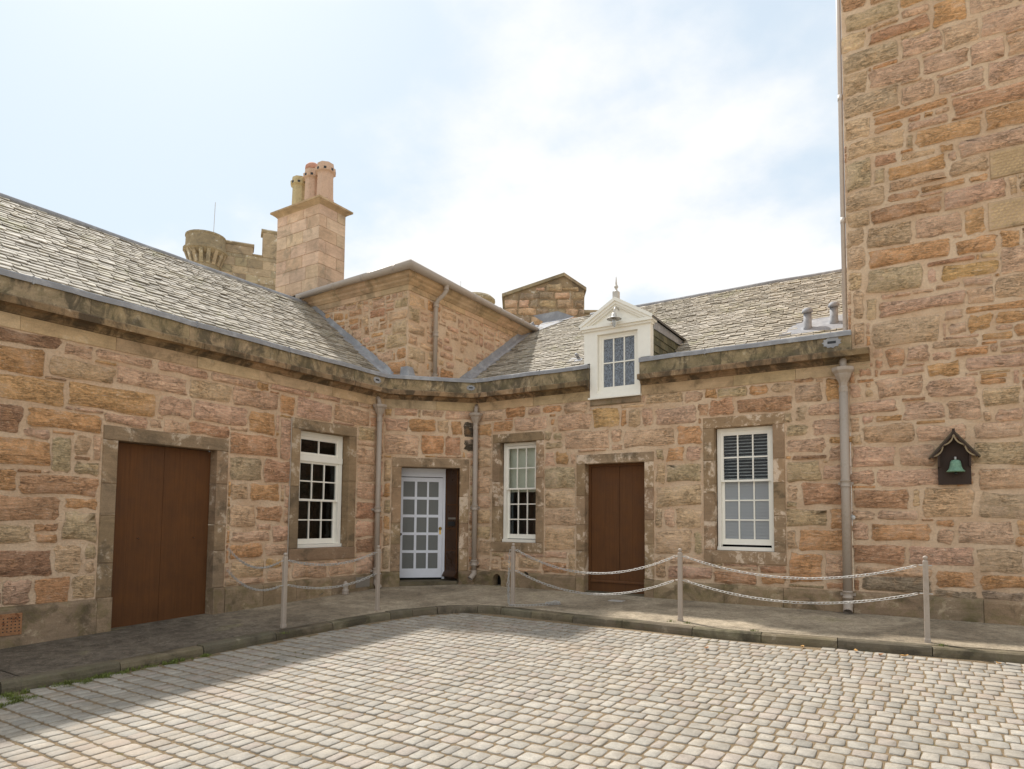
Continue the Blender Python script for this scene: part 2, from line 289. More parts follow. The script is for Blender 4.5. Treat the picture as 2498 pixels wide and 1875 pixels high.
# ------------------------------------------------------------------ helpers: geometry
class MB:
    def __init__(s): s.v = []; s.f = []; s.c = []; s.e = []; s.cur = (0.5, 0.5, 0.5, 0.5)
    def add(s, vs, fs, edge=None):
        k = len(s.v); s.v += [tuple(p) for p in vs]; s.f += [tuple(i + k for i in f) for f in fs]
        s.c += [s.cur] * len(vs); s.e += list(edge) if edge is not None else [0.0] * len(vs); return s
    def hexa(s, p):   # 8 points: bottom 4 (ccw from outside/top), top 4
        return s.add(p, [(3, 2, 1, 0), (4, 5, 6, 7), (0, 1, 5, 4), (1, 2, 6, 5), (2, 3, 7, 6), (3, 0, 4, 7)])
    def box(s, x0, x1, y0, y1, z0, z1):
        return s.hexa([(x0, y0, z0), (x1, y0, z0), (x1, y1, z0), (x0, y1, z0), (x0, y0, z1), (x1, y0, z1), (x1, y1, z1), (x0, y1, z1)])
    def wbox(s, W, a0, a1, z0, z1, o0, o1):
        return s.hexa([W.p(a0, z0, o1), W.p(a1, z0, o1), W.p(a1, z0, o0), W.p(a0, z0, o0), W.p(a0, z1, o1), W.p(a1, z1, o1), W.p(a1, z1, o0), W.p(a0, z1, o0)])
    def tube(s, path, r, n=8, cap=True):
        path = [Vector(p) for p in path]; rs = r if isinstance(r, (list, tuple)) else [r] * len(path)
        vs = []; ref = None
        for i, p in enumerate(path):
            t = (path[min(i + 1, len(path) - 1)] - path[max(i - 1, 0)]).normalized()
            if ref is None:
                ref = Vector((0, 0, 1)) if abs(t.z) < 0.9 else Vector((1, 0, 0))
            a = (ref - t * ref.dot(t)).normalized(); ref = a; bb = t.cross(a)
            k = 1.0
            if 0 < i < len(path) - 1:
                c = (path[i + 1] - p).normalized().dot((p - path[i - 1]).normalized()); k = 1.0 / max(0.5, math.sqrt((1 + c) / 2))
            for j in range(n):
                th = 2 * math.pi * j / n; vs.append(p + (a * math.cos(th) + bb * math.sin(th)) * rs[i] * (k if c_sharp else 1.0))
        fs = []
        for i in range(len(path) - 1):
            for j in range(n): fs.append((i * n + j, i * n + (j + 1) % n, (i + 1) * n + (j + 1) % n, (i + 1) * n + j))
        if cap: fs.append(tuple(range(n - 1, -1, -1))); fs.append(tuple(range((len(path) - 1) * n, len(path) * n)))
        return s.add(vs, fs)
    def lathe(s, prof, c, n=16, axis='z', cap=True):
        vs = []; c = Vector(c)
        for (r, z) in prof:
            for j in range(n):
                th = 2 * math.pi * (j + 0.5) / n; vs.append(c + Vector((r * math.cos(th), r * math.sin(th), z)))
        m = len(prof); fs = [(i * n + j, i * n + (j + 1) % n, (i + 1) * n + (j + 1) % n, (i + 1) * n + j) for i in range(m - 1) for j in range(n)]
        if cap: fs.append(tuple(range(n - 1, -1, -1))); fs.append(tuple(range((m - 1) * n, m * n)))
        return s.add(vs, fs)
    def build(s, name, mat, parent=None, smooth=False, kind=None):
        me = bpy.data.meshes.new(name); me.from_pydata(s.v, [], s.f); me.materials.append(M[mat] if isinstance(mat, str) else mat)
        a = me.attributes.new('col', 'FLOAT_COLOR', 'POINT'); a.data.foreach_set('color', np.array(s.c, 'f').ravel())
        if any(s.e):
            a = me.attributes.new('edge', 'FLOAT', 'POINT'); a.data.foreach_set('value', np.array(s.e, 'f'))
        if smooth: me.polygons.foreach_set('use_smooth', [True] * len(me.polygons))
        me.update()
        o = bpy.data.objects.new(name, me); COL.objects.link(o)
        if parent: attach(o, parent)
        if kind: o['kind'] = kind
        return o
c_sharp = True
def attach(o, parent):
    o.parent = parent; o.matrix_parent_inverse = Matrix.Translation(parent.location).inverted() if parent.type == 'EMPTY' else Matrix.Identity(4)
def thing(name, label, cat, loc=(0, 0, 0), group=None):
    o = bpy.data.objects.new(name, None); COL.objects.link(o); o.location = loc; o.empty_display_size = 0.2
    return tag(o, label, cat, group)
def tag(o, label, cat, group=None):
    o['label'] = label; o['category'] = cat
    if group: o['group'] = group
    return o
def struct(o): o['kind'] = 'structure'; return o

class Wall:
    def __init__(s, o, u): s.o = Vector(o); s.u = Vector(u).normalized(); s.n = s.u.cross(Vector((0, 0, 1)))
    def p(s, a, z, off=0.0): return s.o + s.u * a + s.n * off + Vector((0, 0, z))
D1 = 1.178; DL = D1 * math.sqrt(2); MT = math.tan(R(22.5))
WL = Wall((0, 0, 0), (0, 1, 0)); WR = Wall((0, 0, 0), (1, 0, 0)); WD = Wall((0, -D1, 0), (1, 1, 0))
XB, YB = 0.19, -0.81
WBL = Wall((0, YB, 0), (1, 0, 0)); WBR = Wall((XB, 0, 0), (0, 1, 0))
def zpav(x, y): return 0.035 + 0.033 * y - 0.002 * x

PAL = dict(o=(226, 173, 124), p=(232, 190, 157), g=(216, 187, 148), r=(214, 165, 128), t=(230, 193, 153), b=(190, 148, 116), y=(228, 182, 128), k=(182, 160, 132), w=(222, 204, 168), x=(100, 88, 74))
def jit(code, rng, amt=0.08):
    c = PAL[code]; k = 1 + rng.uniform(-amt, amt)
    return tuple(lin(v) * k * (1 + rng.uniform(-0.03, 0.03)) for v in c) + (rng.random(),)
def tint(rng, amt=0.12):
    k = 0.5 * (1 + rng.uniform(-amt, amt)); return (k * (1 + rng.uniform(-.04, .04)), k, k * (1 + rng.uniform(-.05, .05)), rng.random())

def stone_into(mb, W, a0, a1, z0, z1, code, rng, jag=1.0, relief=None):
    w, h = a1 - a0, z1 - z0; m = min(w, h)
    if relief is None: relief = rng.uniform(0.008, 0.026)
    mb.cur = jit(code, rng)
    sk = lambda: rng.uniform(-1, 1) * min(0.034, 0.17 * m) * jag
    sk = lambda: rng.uniform(-.35, 1) * min(0.026, 0.15 * m) * jag
    tl, tr, bl, br = [(a0 + sk(), z1 - sk()), (a1 - sk(), z1 - sk()), (a0 + sk(), z0 + sk()), (a1 - sk(), z0 + sk())]
    cut = min(0.030, 0.2 * m) * (0.3 + 0.9 * rng.random()) * max(0.3, jag)
    pts = []
    def side(A, Bp, k):
        L = math.hypot(Bp[0] - A[0], Bp[1] - A[1]); t0 = min(cut / max(L, 1e-4), 0.35)
        ts = [t0] + [t0 + (1 - 2 * t0) * (i + 1) / (k + 1) for i in range(k)] + [1 - t0]
        nx, ny = (Bp[1] - A[1]) / L, -(Bp[0] - A[0]) / L
        for t in ts:
            d = rng.uniform(-1, 1) * min(0.017, 0.10 * m) * jag
            pts.append((A[0] + (Bp[0] - A[0]) * t + nx * d, A[1] + (Bp[1] - A[1]) * t + ny * d))
    kx = 2 if w > 0.2 else 1; kz = 2 if h > 0.2 else 1 if h > .1 else 0
    side(bl, br, kx); side(br, tr, kz); side(tr, tl, kx); side(tl, bl, kz)
    n = len(pts); ca = sum(p[0] for p in pts) / n; cz = sum(p[1] for p in pts) / n
    ins = min(0.02, 0.22 * m); vs = []; ed = []
    for (a, z) in pts: vs.append(W.p(a, z, -0.004)); ed.append(1.0)
    for (a, z) in pts:
        da, dz = ca - a, cz - z; L = math.hypot(da, dz); k = ins / max(L, 1e-4) * 1.15
        vs.append(W.p(a + da * k, z + dz * k, relief * rng.uniform(0.65, 1.15))); ed.append(0.36)
    vs.append(W.p(ca, cz, relief * rng.uniform(0.9, 1.4))); ed.append(0.0)
    fs = [(i, (i + 1) % n, n + (i + 1) % n, n + i) for i in range(n)] + [(n + i, n + (i + 1) % n, 2 * n) for i in range(n)]
    mb.add(vs, fs, ed)

def parse(s): 
    r = []
    for t in s.split():
        a, b, c, d, k = t.split(','); r.append([int(a) / 100, int(b) / 100, int(c) / 100, int(d) / 100, k])
    return r
def overlap(a, b, g): return a[0] - g < b[1] and b[0] - g < a[1] and a[2] - g < b[3] and b[2] - g < a[3]
def grow(st, obs, lim, gap=0.015, mx=(0.16, 0.10)):
    """trim overlaps, then let every traced stone swell until a joint is left"""
    for i, a in enumerate(st):
        for b in st[i + 1:]:
            if overlap(a, b, gap):
                ox = min(a[1], b[1]) - max(a[0], b[0]) + gap; oz = min(a[3], b[3]) - max(a[2], b[2]) + gap
                if ox < oz:
                    l, r_ = (a, b) if a[0] < b[0] else (b, a); l[1] -= ox / 2; r_[0] += ox / 2
                else:
                    l, r_ = (a, b) if a[2] < b[2] else (b, a); l[3] -= oz / 2; r_[2] += oz / 2
    for i, a in enumerate(st):
        for b in obs:
            if overlap(a, b, 0.012):
                ch = [(b[0] - 0.012 - a[0], 1, b[0] - 0.012), (a[1] - b[1] - 0.012, 0, b[1] + 0.012), (b[2] - 0.012 - a[2], 3, b[2] - 0.012), (a[3] - b[3] - 0.012, 2, b[3] + 0.012)]
                ch.sort(key=lambda t: -min(t[0], (a[1] - a[0] if t[1] < 2 else a[3] - a[2])) / (a[1] - a[0] if t[1] < 2 else a[3] - a[2])); a[ch[0][1]] = ch[0][2]
    st[:] = [a for a in st if a[1] - a[0] > 0.05 and a[3] - a[2] > 0.035]
    orig = [list(a) for a in st]
    for _ in range(16):
        for i, a in enumerate(st):
            for side, d in ((2, -0.01), (3, 0.01), (0, -0.01), (1, 0.01)):
                if abs(a[side] + d - orig[i][side]) > (mx[0] if side < 2 else mx[1]): continue
                t = list(a); t[side] += d
                if t[0] < lim[0] or t[1] > lim[1] or t[2] < lim[2] or t[3] > lim[3]: continue
                if any(overlap(t, b, gap) for b in st if b is not a) or any(overlap(t, b, 0.012) for b in obs): continue
                a[side] = t[side]
def fill(st, obs, lim, rng, gap=0.01, codes='pppotrpyg', wmax=(0.14, 0.62), hmax=(0.09, 0.27), amin=0.0016, keep=1.0):
    """pack the rest of a wall: seed free cells of a 1 cm grid and swell each to the joint"""
    A0, Z0 = lim[0], lim[2]; nw, nh = int((lim[1] - lim[0]) * 100), int((lim[3] - lim[2]) * 100); occ = np.zeros((nw, nh), bool); g = int(round(gap * 100))
    def mark(t, q): occ[max(0, int((t[0] - A0) * 100) - q):max(0, int(math.ceil((t[1] - A0) * 100)) + q), max(0, int((t[2] - Z0) * 100) - q):max(0, int(math.ceil((t[3] - Z0) * 100)) + q)] = True
    for t in st: mark(t, g)
    for t in obs: mark(t, 1)
    new = []; dead = 0
    while True:
        fr = np.argwhere(~occ)
        if len(fr) < 12: break
        for _ in range(40):
            x, z = fr[rng.randrange(len(fr))]
            if occ[x, z]: continue
            x0 = x1 = x; z0 = z1 = z; mw = rng.uniform(*wmax) * 100; mh = rng.uniform(*hmax) * 100; live = [1, 1, 1, 1]
            while any(live):
                for k in range(4):
                    if not live[k]: continue
                    if k < 2 and x1 - x0 + 1 >= mw or k > 1 and z1 - z0 + 1 >= mh: live[k] = 0; continue
                    if k > 1 and (x1 - x0) < (z1 - z0) * 1.3 and (live[0] or live[1]): continue
                    if k == 0:
                        if x0 > 0 and not occ[x0 - 1, z0:z1 + 1].any(): x0 -= 1
                        else: live[0] = 0
                    elif k == 1:
                        if x1 < nw - 1 and not occ[x1 + 1, z0:z1 + 1].any(): x1 += 1
                        else: live[1] = 0
                    elif k == 2:
                        if z0 > 0 and not occ[x0:x1 + 1, z0 - 1].any(): z0 -= 1
                        else: live[2] = 0
                    else:
                        if z1 < nh - 1 and not occ[x0:x1 + 1, z1 + 1].any(): z1 += 1
                        else: live[3] = 0
            t = [A0 + x0 / 100, A0 + (x1 + 1) / 100, Z0 + z0 / 100, Z0 + (z1 + 1) / 100, rng.choice(codes)]
            if (t[1] - t[0]) * (t[3] - t[2]) < amin or min(t[1] - t[0], t[3] - t[2]) < 0.022: occ[x0:x1 + 1, z0:z1 + 1] = True
            else:
                mark(t, g)
                if rng.random() < keep: new.append(t)
    return new

def wall_sheet(mb, W, a0, a1, z0, z1, holes):
    A = sorted({a0, a1} | {h[0] for h in holes} | {h[1] for h in holes}); Z = sorted({z0, z1} | {h[2] for h in holes} | {h[3] for h in holes})
    A = [a for a in A if a0 <= a <= a1]; Z = [z for z in Z if z0 <= z <= z1]
    for i in range(len(A) - 1):
        for j in range(len(Z) - 1):
            ca, cz = (A[i] + A[i + 1]) / 2, (Z[j] + Z[j + 1]) / 2
            if any(h[0] < ca < h[1] and h[2] < cz < h[3] for h in holes): continue
            mb.add([W.p(A[i], Z[j]), W.p(A[i + 1], Z[j]), W.p(A[i + 1], Z[j + 1]), W.p(A[i], Z[j + 1])], [(0, 1, 2, 3)])
def stones(parent, W, lst, rng, jag=1.0, name='stone'):
    lst = sorted(lst, key=lambda t: -(t[1] - t[0]) * (t[3] - t[2])); big, small = lst[:300], lst[300:]
    keep = [t for t in big if (t[1] - t[0]) * (t[3] - t[2]) > 0.006]; small = [t for t in big if t not in keep] + small
    for t in keep:
        mb = MB(); stone_into(mb, W, *t[:5], rng, jag); mb.build(name, 'rubble', parent, True)
    if small:
        mb = MB()
        for t in small: stone_into(mb, W, *t[:5], rng, jag)
        mb.build('pinning_stones', 'rubble', parent, True, 'stuff')

def dressed(name, parent, W, a0, a1, z0, z1, o0, o1, mat, rng, bev=0.008, amt=0.12):
    """a dressed block: box with an arrised, slightly uneven front"""
    mb = MB(); mb.cur = tint(rng, amt); j = lambda: rng.uniform(-0.003, 0.003)
    out = [(a0, z0), (a1, z0), (a1, z1), (a0, z1)]
    vs = [W.p(a, z, o0) for a, z in out] + [W.p(a, z, o1 - bev) for a, z in out]
    vs += [W.p(a + (bev if a == a0 else -bev), z + (bev if z == z0 else -bev), o1 + j()) for a, z in out]
    fs = [(0, 1, 5, 4), (1, 2, 6, 5), (2, 3, 7, 6), (3, 0, 4, 7), (4, 5, 9, 8), (5, 6, 10, 9), (6, 7, 11, 10), (7, 4, 8, 11), (8, 9, 10, 11), (3, 2, 1, 0)]
    mb.add(vs, fs); return mb.build(name, mat, parent)

def sweep(mb, W, prof, a0, a1, m0=0.0, m1=0.0):
    """prof: closed list of (off, z); ends mitred by a + m*off"""
    n = len(prof); vs = [W.p(a0 + m0 * o, z, o) for o, z in prof] + [W.p(a1 + m1 * o, z, o) for o, z in prof]
    fs = [(i, (i + 1) % n, n + (i + 1) % n, n + i) for i in range(n)] + [tuple(range(n - 1, -1, -1)), tuple(range(n, 2 * n))]
    mb.add(vs, fs)
P_FRIEZE = [(-0.1, 3.19), (0.014, 3.19), (0.014, 3.345), (-0.1, 3.345)]
P_CORN = [(-0.1, 3.347), (0.030, 3.347), (0.036, 3.362), (0.062, 3.378), (0.078, 3.402), (0.118, 3.414), (0.176, 3.418), (0.178, 3.408), (0.196, 3.410), (0.202, 3.478), (0.190, 3.494), (0.110, 3.512), (-0.1, 3.512)]
P_PARA = [(-0.14, 3.514), (0.094, 3.514), (0.094, 3.716), (-0.14, 3.716)]
P_LEAD = [(-0.20, 3.60), (-0.20, 3.766), (0.112, 3.772), (0.120, 3.760), (0.120, 3.702), (0.108, 3.702), (0.104, 3.718), (-0.17, 3.718), (-0.17, 3.60)]
def cornice_run(root, W, a0, a1, m0, m1, rng, ext=0.0, corn_part=None, lead=True, sl0=None):
    """frieze, cornice, blocking course in separate stones, lead on top"""
    parts = corn_part or {}
    for key, prof, mat, nm, lo, hi in (('frieze', P_FRIEZE, 'frieze', 'frieze_stone', .7, 1.5), ('cornice', P_CORN, 'cornice', 'cornice_stone', .7, 1.3), ('parapet', P_PARA, 'parapet', 'parapet_stone', .8, 1.4)):
        e1 = a1 + (ext if key != 'parapet' else 0)
        cuts = [a0]
        while cuts[-1] < e1 - lo * 1.25: cuts.append(min(cuts[-1] + rng.uniform(lo, hi), e1))
        if e1 - cuts[-1] > 0.02: cuts.append(e1)
        cuts[-1] = e1
        for i in range(len(cuts) - 1):
            mb = MB(); mb.cur = tint(rng, 0.16); d = rng.uniform(-0.002, 0.002)
            pr = [(o + (d if o > 0 else 0), z) for o, z in prof]
            g0 = 0 if i == 0 else 0.002; g1 = 0 if i == len(cuts) - 2 else 0.002
            sweep(mb, W, pr, cuts[i] + g0, cuts[i + 1] - g1, m0 if i == 0 else 0, m1 if i == len(cuts) - 2 else 0)
            if key in parts: mb.build(nm, mat, parts[key])
            else: parts[key] = mb.build(key, mat, root)
    if lead:
        # lead capping in lapped lengths, slightly wavy
        mb = MB(); a = a0; n = max(3, int((a1 - a0) / 0.28)); prev = None; vs = []; fs = []; k = len(P_LEAD)
        for i in range(n + 1):
            t = i / n; mm = m0 if i == 0 else (m1 if i == n else 0); aa = a0 + (a1 - a0) * t; dz = rng.uniform(-0.006, 0.006); do = rng.uniform(-0.004, 0.004)
            vs += [W.p(aa + mm * o, z + dz * (1 if z > 3.69 else 0), o + (do if o > 0.1 else 0)) for o, z in P_LEAD]
        for i in range(n): fs += [(i * k + j, i * k + (j + 1) % k, (i + 1) * k + (j + 1) % k, (i + 1) * k + j) for j in range(k)]
        fs += [tuple(range(k - 1, -1, -1)), tuple(range(n * k, n * k + k))]
        mb.add(vs, fs); ld = mb.build('lead_flashing', 'lead', root)
        x = a0 + rng.uniform(.9, 1.6)
        while x < a1 - .5:
            m2 = MB(); m2.wbox(W, x, x + 0.012, 3.69, 3.779, 0.02, 0.127); m2.build('lead_seam', 'lead', ld); x += rng.uniform(1.4, 2.1)
    return parts
def plinth_run(root, W, a0, a1, z0f, z1, rng, m0=0, m1=0, part=None, ztop=None):
    cuts = [a0]
    while cuts[-1] < a1 - 0.5: cuts.append(min(a1, cuts[-1] + rng.uniform(0.45, 1.1)))
    if len(cuts) == 1: cuts.append(a1)
    cuts[-1] = a1
    for i in range(len(cuts) - 1):
        mb = MB(); mb.cur = tint(rng, 0.14); o = rng.uniform(0.040, 0.050); dz = rng.uniform(-0.008, 0.008)
        g0 = 0 if i == 0 else 0.003; g1 = 0 if i == len(cuts) - 2 else 0.003
        sweep(mb, W, [(-0.05, z0f), (o + .004, z0f), (o, z1 - 0.05 + dz), (o - 0.008, z1 - 0.03 + dz), (0.006, z1 + dz), (-0.05, z1 + dz)], cuts[i] + g0, cuts[i + 1] - g1, m0 if i == 0 else 0, m1 if i == len(cuts) - 2 else 0)
        if part: mb.build('plinth_stone', 'plinth', part)
        else: part = mb.build('plinth', 'plinth', root)
    return part

def surround(wall, W, op, mg, depth, rng, mat, sill=True, joints=2, proud=0.02, zbase=None, sillh=0.17, sx=0.0):
    """raised margin round an opening: lintel, jamb stones, sill; the reveals belong to them"""
    a0, a1, z0, z1 = op; t = mg; sp = 0.012
    dressed('lintel', wall, W, a0 - t, a1 + t, z1, z1 + t, -depth, proud, mat, rng)
    for s in (0, 1):
        zb = z0 if sill else zbase; cuts = [zb] + sorted(zb + (z1 - zb) * (i + 1 + rng.uniform(-.2, .2)) / (joints + 1) for i in range(joints)) + [z1]
        for i in range(len(cuts) - 1):
            e = rng.uniform(-0.002, 0.002)
            if s == 0: dressed('jamb_stone', wall, W, a0 - t, a0, cuts[i] + 0.0015, cuts[i + 1] - 0.0015, -depth, proud + e, mat, rng)
            else: dressed('jamb_stone', wall, W, a1, a1 + t, cuts[i] + 0.0015, cuts[i + 1] - 0.0015, -depth, proud + e, mat, rng)
    if sill: dressed('sill', wall, W, a0 - t - sx, a1 + t + sx, z0 - sillh, z0 - 0.002, -depth, proud + 0.012, mat, rng)

def room(part, W, a0, a1, z0, z1, off, depth=0.9, mat='dark', grow_=0.25):
    mb = MB(); A0, A1, Z0, Z1 = a0 - grow_, a1 + grow_, z0 - grow_, z1 + grow_; b = off - depth
    P = [W.p(A0, Z0, off), W.p(A1, Z0, off), W.p(A1, Z1, off), W.p(A0, Z1, off), W.p(A0, Z0, b), W.p(A1, Z0, b), W.p(A1, Z1, b), W.p(A0, Z1, b)]
    mb.add(P, [(4, 5, 6, 7), (0, 1, 5, 4), (1, 2, 6, 5), (2, 3, 7, 6), (3, 0, 4, 7)]); return mb.build('room_interior', mat, part)

def window(root, W, a0, a1, z0, z1, off, sashes, cols, mat='white', fw=0.06, sillh=0.05, transom=None):
    """sash window: box frame is the part; stiles, rails, glazing bars and panes are its pieces
    sashes: (zlo, zhi, rows, off, bottom rail, top rail, glass, cols)"""
    mb = MB(); d = 0.09
    mb.wbox(W, a0, a0 + fw, z0, z1, off - d, off); mb.wbox(W, a1 - fw, a1, z0, z1, off - d, off)
    mb.wbox(W, a0 + fw, a1 - fw, z1 - fw, z1, off - d, off - 0.002); mb.wbox(W, a0 - 0.004, a1 + 0.004, z0 - 0.001, z0 + sillh, off - d, off + 0.03)
    if transom: mb.wbox(W, a0 + 0.002, a1 - 0.002, transom[0], transom[1], off - d, off + 0.012)
    fr = mb.build('window', mat, root)
    for (zl, zh, rows, so, br, tr, gl, nc) in sashes:
        st = 0.042; b0, b1 = a0 + fw + 0.001, a1 - fw - 0.001; t = 0.035
        m2 = MB(); m2.wbox(W, b0, b0 + st, zl, zh, so - t, so); m2.wbox(W, b1 - st, b1, zl, zh, so - t, so); m2.wbox(W, b0 + st, b1 - st, zl, zl + br, so - t, so - .001); m2.wbox(W, b0 + st, b1 - st, zh - tr, zh, so - t, so - .001)
        m2.build('sash', mat, fr)
        g0, g1, y0, y1 = b0 + st, b1 - st, zl + br, zh - tr; bw = 0.02
        pw = (g1 - g0 - bw * (nc - 1)) / nc; ph = (y1 - y0 - bw * (rows - 1)) / rows
        for i in range(nc - 1): MB().wbox(W, g0 + (i + 1) * pw + i * bw, g0 + (i + 1) * (pw + bw), y0, y1, so - 0.03, so - 0.004).build('glazing_bar', mat, fr)
        for i in range(rows - 1): MB().wbox(W, g0, g1, y0 + (i + 1) * ph + i * bw, y0 + (i + 1) * (ph + bw), so - 0.031, so - 0.006).build('glazing_bar', mat, fr)
        for i in range(nc):
            for j in range(rows):
                x = g0 + i * (pw + bw); y = y0 + j * (ph + bw)
                m3 = MB(); m3.add([W.p(x, y, so - 0.02), W.p(x + pw, y, so - 0.02), W.p(x + pw, y + ph, so - 0.02), W.p(x, y + ph, so - 0.02)], [(0, 1, 2, 3)]); m3.build('pane', gl, fr)
    return fr

# rubble as it lies in the walls: left, right, bottom, top in cm along each wall, and a colour letter
RUB = {
"L":"-699,-653,275,298,o -690,-632,246,267,y -627,-523,247,270,y -685,-636,305,314,b -634,-604,306,317,p -599,-547,307,315,p -649,-578,280,295,t -575,-485,280,301,p -512,-456,307,317,p -455,-399,308,318,p -485,-425,288,303,t -528,-480,254,274,p -476,-397,252,275,p -689,-669,210,234,b -667,-595,222,231,o -580,-536,233,242,p -533,-519,232,238,p -516,-483,233,237,p -482,-427,234,242,r -691,-641,175,199,o -639,-618,174,200,g -617,-600,190,204,t -618,-600,184,188,b -616,-588,161,182,g -600,-588,184,208,p -670,-594,145,170,r -696,-673,145,166,o -680,-630,115,140,r -626,-595,127,140,o -627,-588,90,125,g -691,-655,87,112,t -653,-633,102,112,r -653,-629,88,100,o -692,-634,53,85,b -634,-603,55,88,t -603,-587,68,88,g -604,-587,54,68,t -679,-652,24,52,p -652,-615,21,52,o -613,-587,26,53,t -418,-344,211,238,r -414,-371,176,203,g -366,-328,176,202,r -338,-321,214,261,p -417,-390,143,169,t -389,-335,144,169,o -417,-376,104,140,t -375,-329,114,139,r -416,-350,83,101,p -347,-332,85,101,p -417,-362,60,84,o -360,-323,65,81,p -415,-358,34,60,t -455,-396,309,317,p -420,-344,278,300,p -342,-312,279,297,o -310,-237,281,300,p -391,-364,245,268,o -359,-283,309,319,p -280,-221,309,319,p -235,-169,283,310,p -178,-144,256,276,g -179,-143,245,251,p -170,-142,215,242,p -178,-143,186,212,p -175,-142,153,181,p -177,-143,120,150,r -174,-144,89,117,p -179,-145,61,87,b -174,-144,35,59,p -295,-241,31,54,p -239,-184,27,52,p -133,-120,188,215,p -133,-119,244,269,p -134,-117,157,182,p -133,-118,125,151,p -134,-116,91,120,r -133,-118,62,89,p",
"D":"17,60,305,321,p 66,108,306,319,p 110,147,302,316,p 10,42,276,300,p 45,94,276,303,o 95,118,277,301,t 123,141,278,296,o 143,159,278,296,x 1,63,244,270,p 65,109,246,270,o 110,141,246,268,r 143,166,246,268,x 2,16,186,218,t 3,16,158,185,o 4,17,129,155,g 4,17,101,126,o 3,17,72,98,t 4,16,36,70,g",
"R":"139,180,300,317,p 182,227,301,322,o 229,257,302,317,p 258,298,302,318,o 301,347,299,319,p 164,199,279,296,o 200,272,274,302,p 273,286,296,304,o 275,284,282,296,o 288,353,269,301,p 280,300,256,271,g 275,300,241,254,g 302,387,238,269,p 358,403,274,304,y 405,416,274,290,o 417,437,272,290,t 441,459,270,300,p 462,528,266,296,p 388,408,245,269,p 410,494,236,269,p 499,521,237,264,o 286,312,214,237,o 272,284,213,237,p 480,510,214,234,o 511,526,214,233,p 264,318,172,210,g 273,325,141,170,t 265,318,112,140,t 273,325,69,109,t 281,310,56,67,p 276,310,39,53,r 312,327,27,66,t 464,475,177,212,t 485,536,178,206,g 464,520,142,176,t 464,474,110,141,g 476,494,112,141,p 496,536,109,140,t 464,518,71,107,t 523,536,78,107,g 463,480,35,68,t 483,518,45,66,p 132,152,272,296,o 132,151,252,270,p 133,151,223,248,t 134,153,166,189,t 132,146,142,164,p 134,154,113,138,t 135,154,86,110,t 141,155,64,83,t 265,278,260,278,g 464,478,214,233,g 447,509,300,320,t 534,545,280,289,r 548,583,277,301,r 589,662,276,303,r 576,602,302,312,g 634,662,304,313,g 608,632,302,312,o 668,702,285,309,p 706,723,284,308,o 665,692,314,321,r 680,718,264,284,p 654,664,263,275,g 666,686,260,271,g 688,722,237,262,p 661,684,242,256,g 668,706,213,236,p 708,744,226,238,o 662,706,206,214,b 709,724,200,224,p 653,699,176,206,g 702,723,178,200,p 672,722,142,175,r 662,671,159,173,p 653,706,112,140,g 708,723,117,141,o 672,723,83,111,o 660,699,46,77,o 701,723,52,79,p 654,664,83,109,t 567,614,33,41,r 616,648,31,38,o 485,536,42,64,p",
"T":"735,751,284,306,p 754,762,298,306,t 754,764,284,298,t 766,823,280,310,p 828,874,276,298,p 878,906,289,306,o 878,918,260,288,t 912,923,287,308,p 734,792,262,285,p 798,841,250,277,p 844,882,247,275,p 781,795,251,262,o 892,922,243,260,p 883,889,244,256,p 734,748,239,262,p 751,807,223,252,t 811,866,221,245,p 870,921,221,243,p 735,786,192,222,p 790,832,192,222,p 870,920,190,221,g 734,763,170,190,p 768,832,167,189,p 878,920,162,188,p 749,801,139,165,r 805,813,149,162,t 815,867,128,161,t 874,918,128,159,g 765,796,126,135,p 734,762,121,137,p 756,826,97,124,o 831,840,116,123,o 828,849,96,114,p 851,909,95,125,p 911,918,107,119,o 904,917,93,105,o 741,754,97,116,p 741,793,68,93,r 798,869,68,91,p 870,916,61,90,g 826,870,42,63,o 872,916,44,57,o 736,812,54,63,t 759,811,32,49,k 825,870,26,38,k 872,915,28,40,k 743,768,571,612,g 744,782,538,575,t 742,760,516,544,t 756,811,484,516,g 743,754,493,518,t 742,764,459,493,t 757,825,422,458,g 742,755,433,461,t 741,756,391,432,t 758,770,388,419,t 758,841,352,388,g 740,755,357,391,t 770,784,594,604,r 771,784,568,595,g 788,852,572,590,o 786,852,558,571,t 854,915,560,571,t 786,821,543,555,r 823,871,548,554,o 874,932,543,555,o 849,897,511,547,p 767,846,517,540,r 816,865,486,517,p 870,930,485,505,o 858,890,454,473,o 769,853,456,483,o 829,862,448,455,r 827,838,425,446,p 840,901,428,442,y 905,928,429,445,p 836,862,416,423,p 864,886,413,425,p 810,835,415,421,p 778,866,394,413,p 869,895,391,411,p 899,928,398,415,t 866,913,381,389,o 845,864,377,389,p 867,894,356,378,o 896,926,365,376,o 847,868,355,372,p 881,913,344,354,o 915,926,348,360,o 778,800,322,349,r 802,828,326,349,p 829,880,340,350,p 832,851,326,337,p 853,888,327,338,o 889,899,329,339,p 898,926,334,343,p 821,862,307,324,o 864,925,306,323,p 771,794,313,322,r 796,808,313,320,p 879,907,290,303,o 911,924,287,306,p 739,804,793,826,g 739,764,767,799,t 740,802,738,767,g 741,764,705,738,t 740,801,674,704,g 741,770,644,671,t 740,808,614,639,t 769,838,767,786,r 809,837,788,810,p 841,877,766,788,o 882,912,758,790,p 894,932,731,751,p 854,889,734,762,p 805,850,739,756,p 830,878,702,722,p 881,914,700,723,p 917,936,700,713,p 768,827,703,726,p 805,841,674,696,p 844,894,672,688,p 897,927,668,689,p 873,924,644,657,r 769,841,656,665,o 774,806,640,650,o 807,857,633,644,p 834,890,612,624,o 894,934,614,629,o 880,919,579,598,p 770,804,818,842,r 808,854,795,826,o",
}

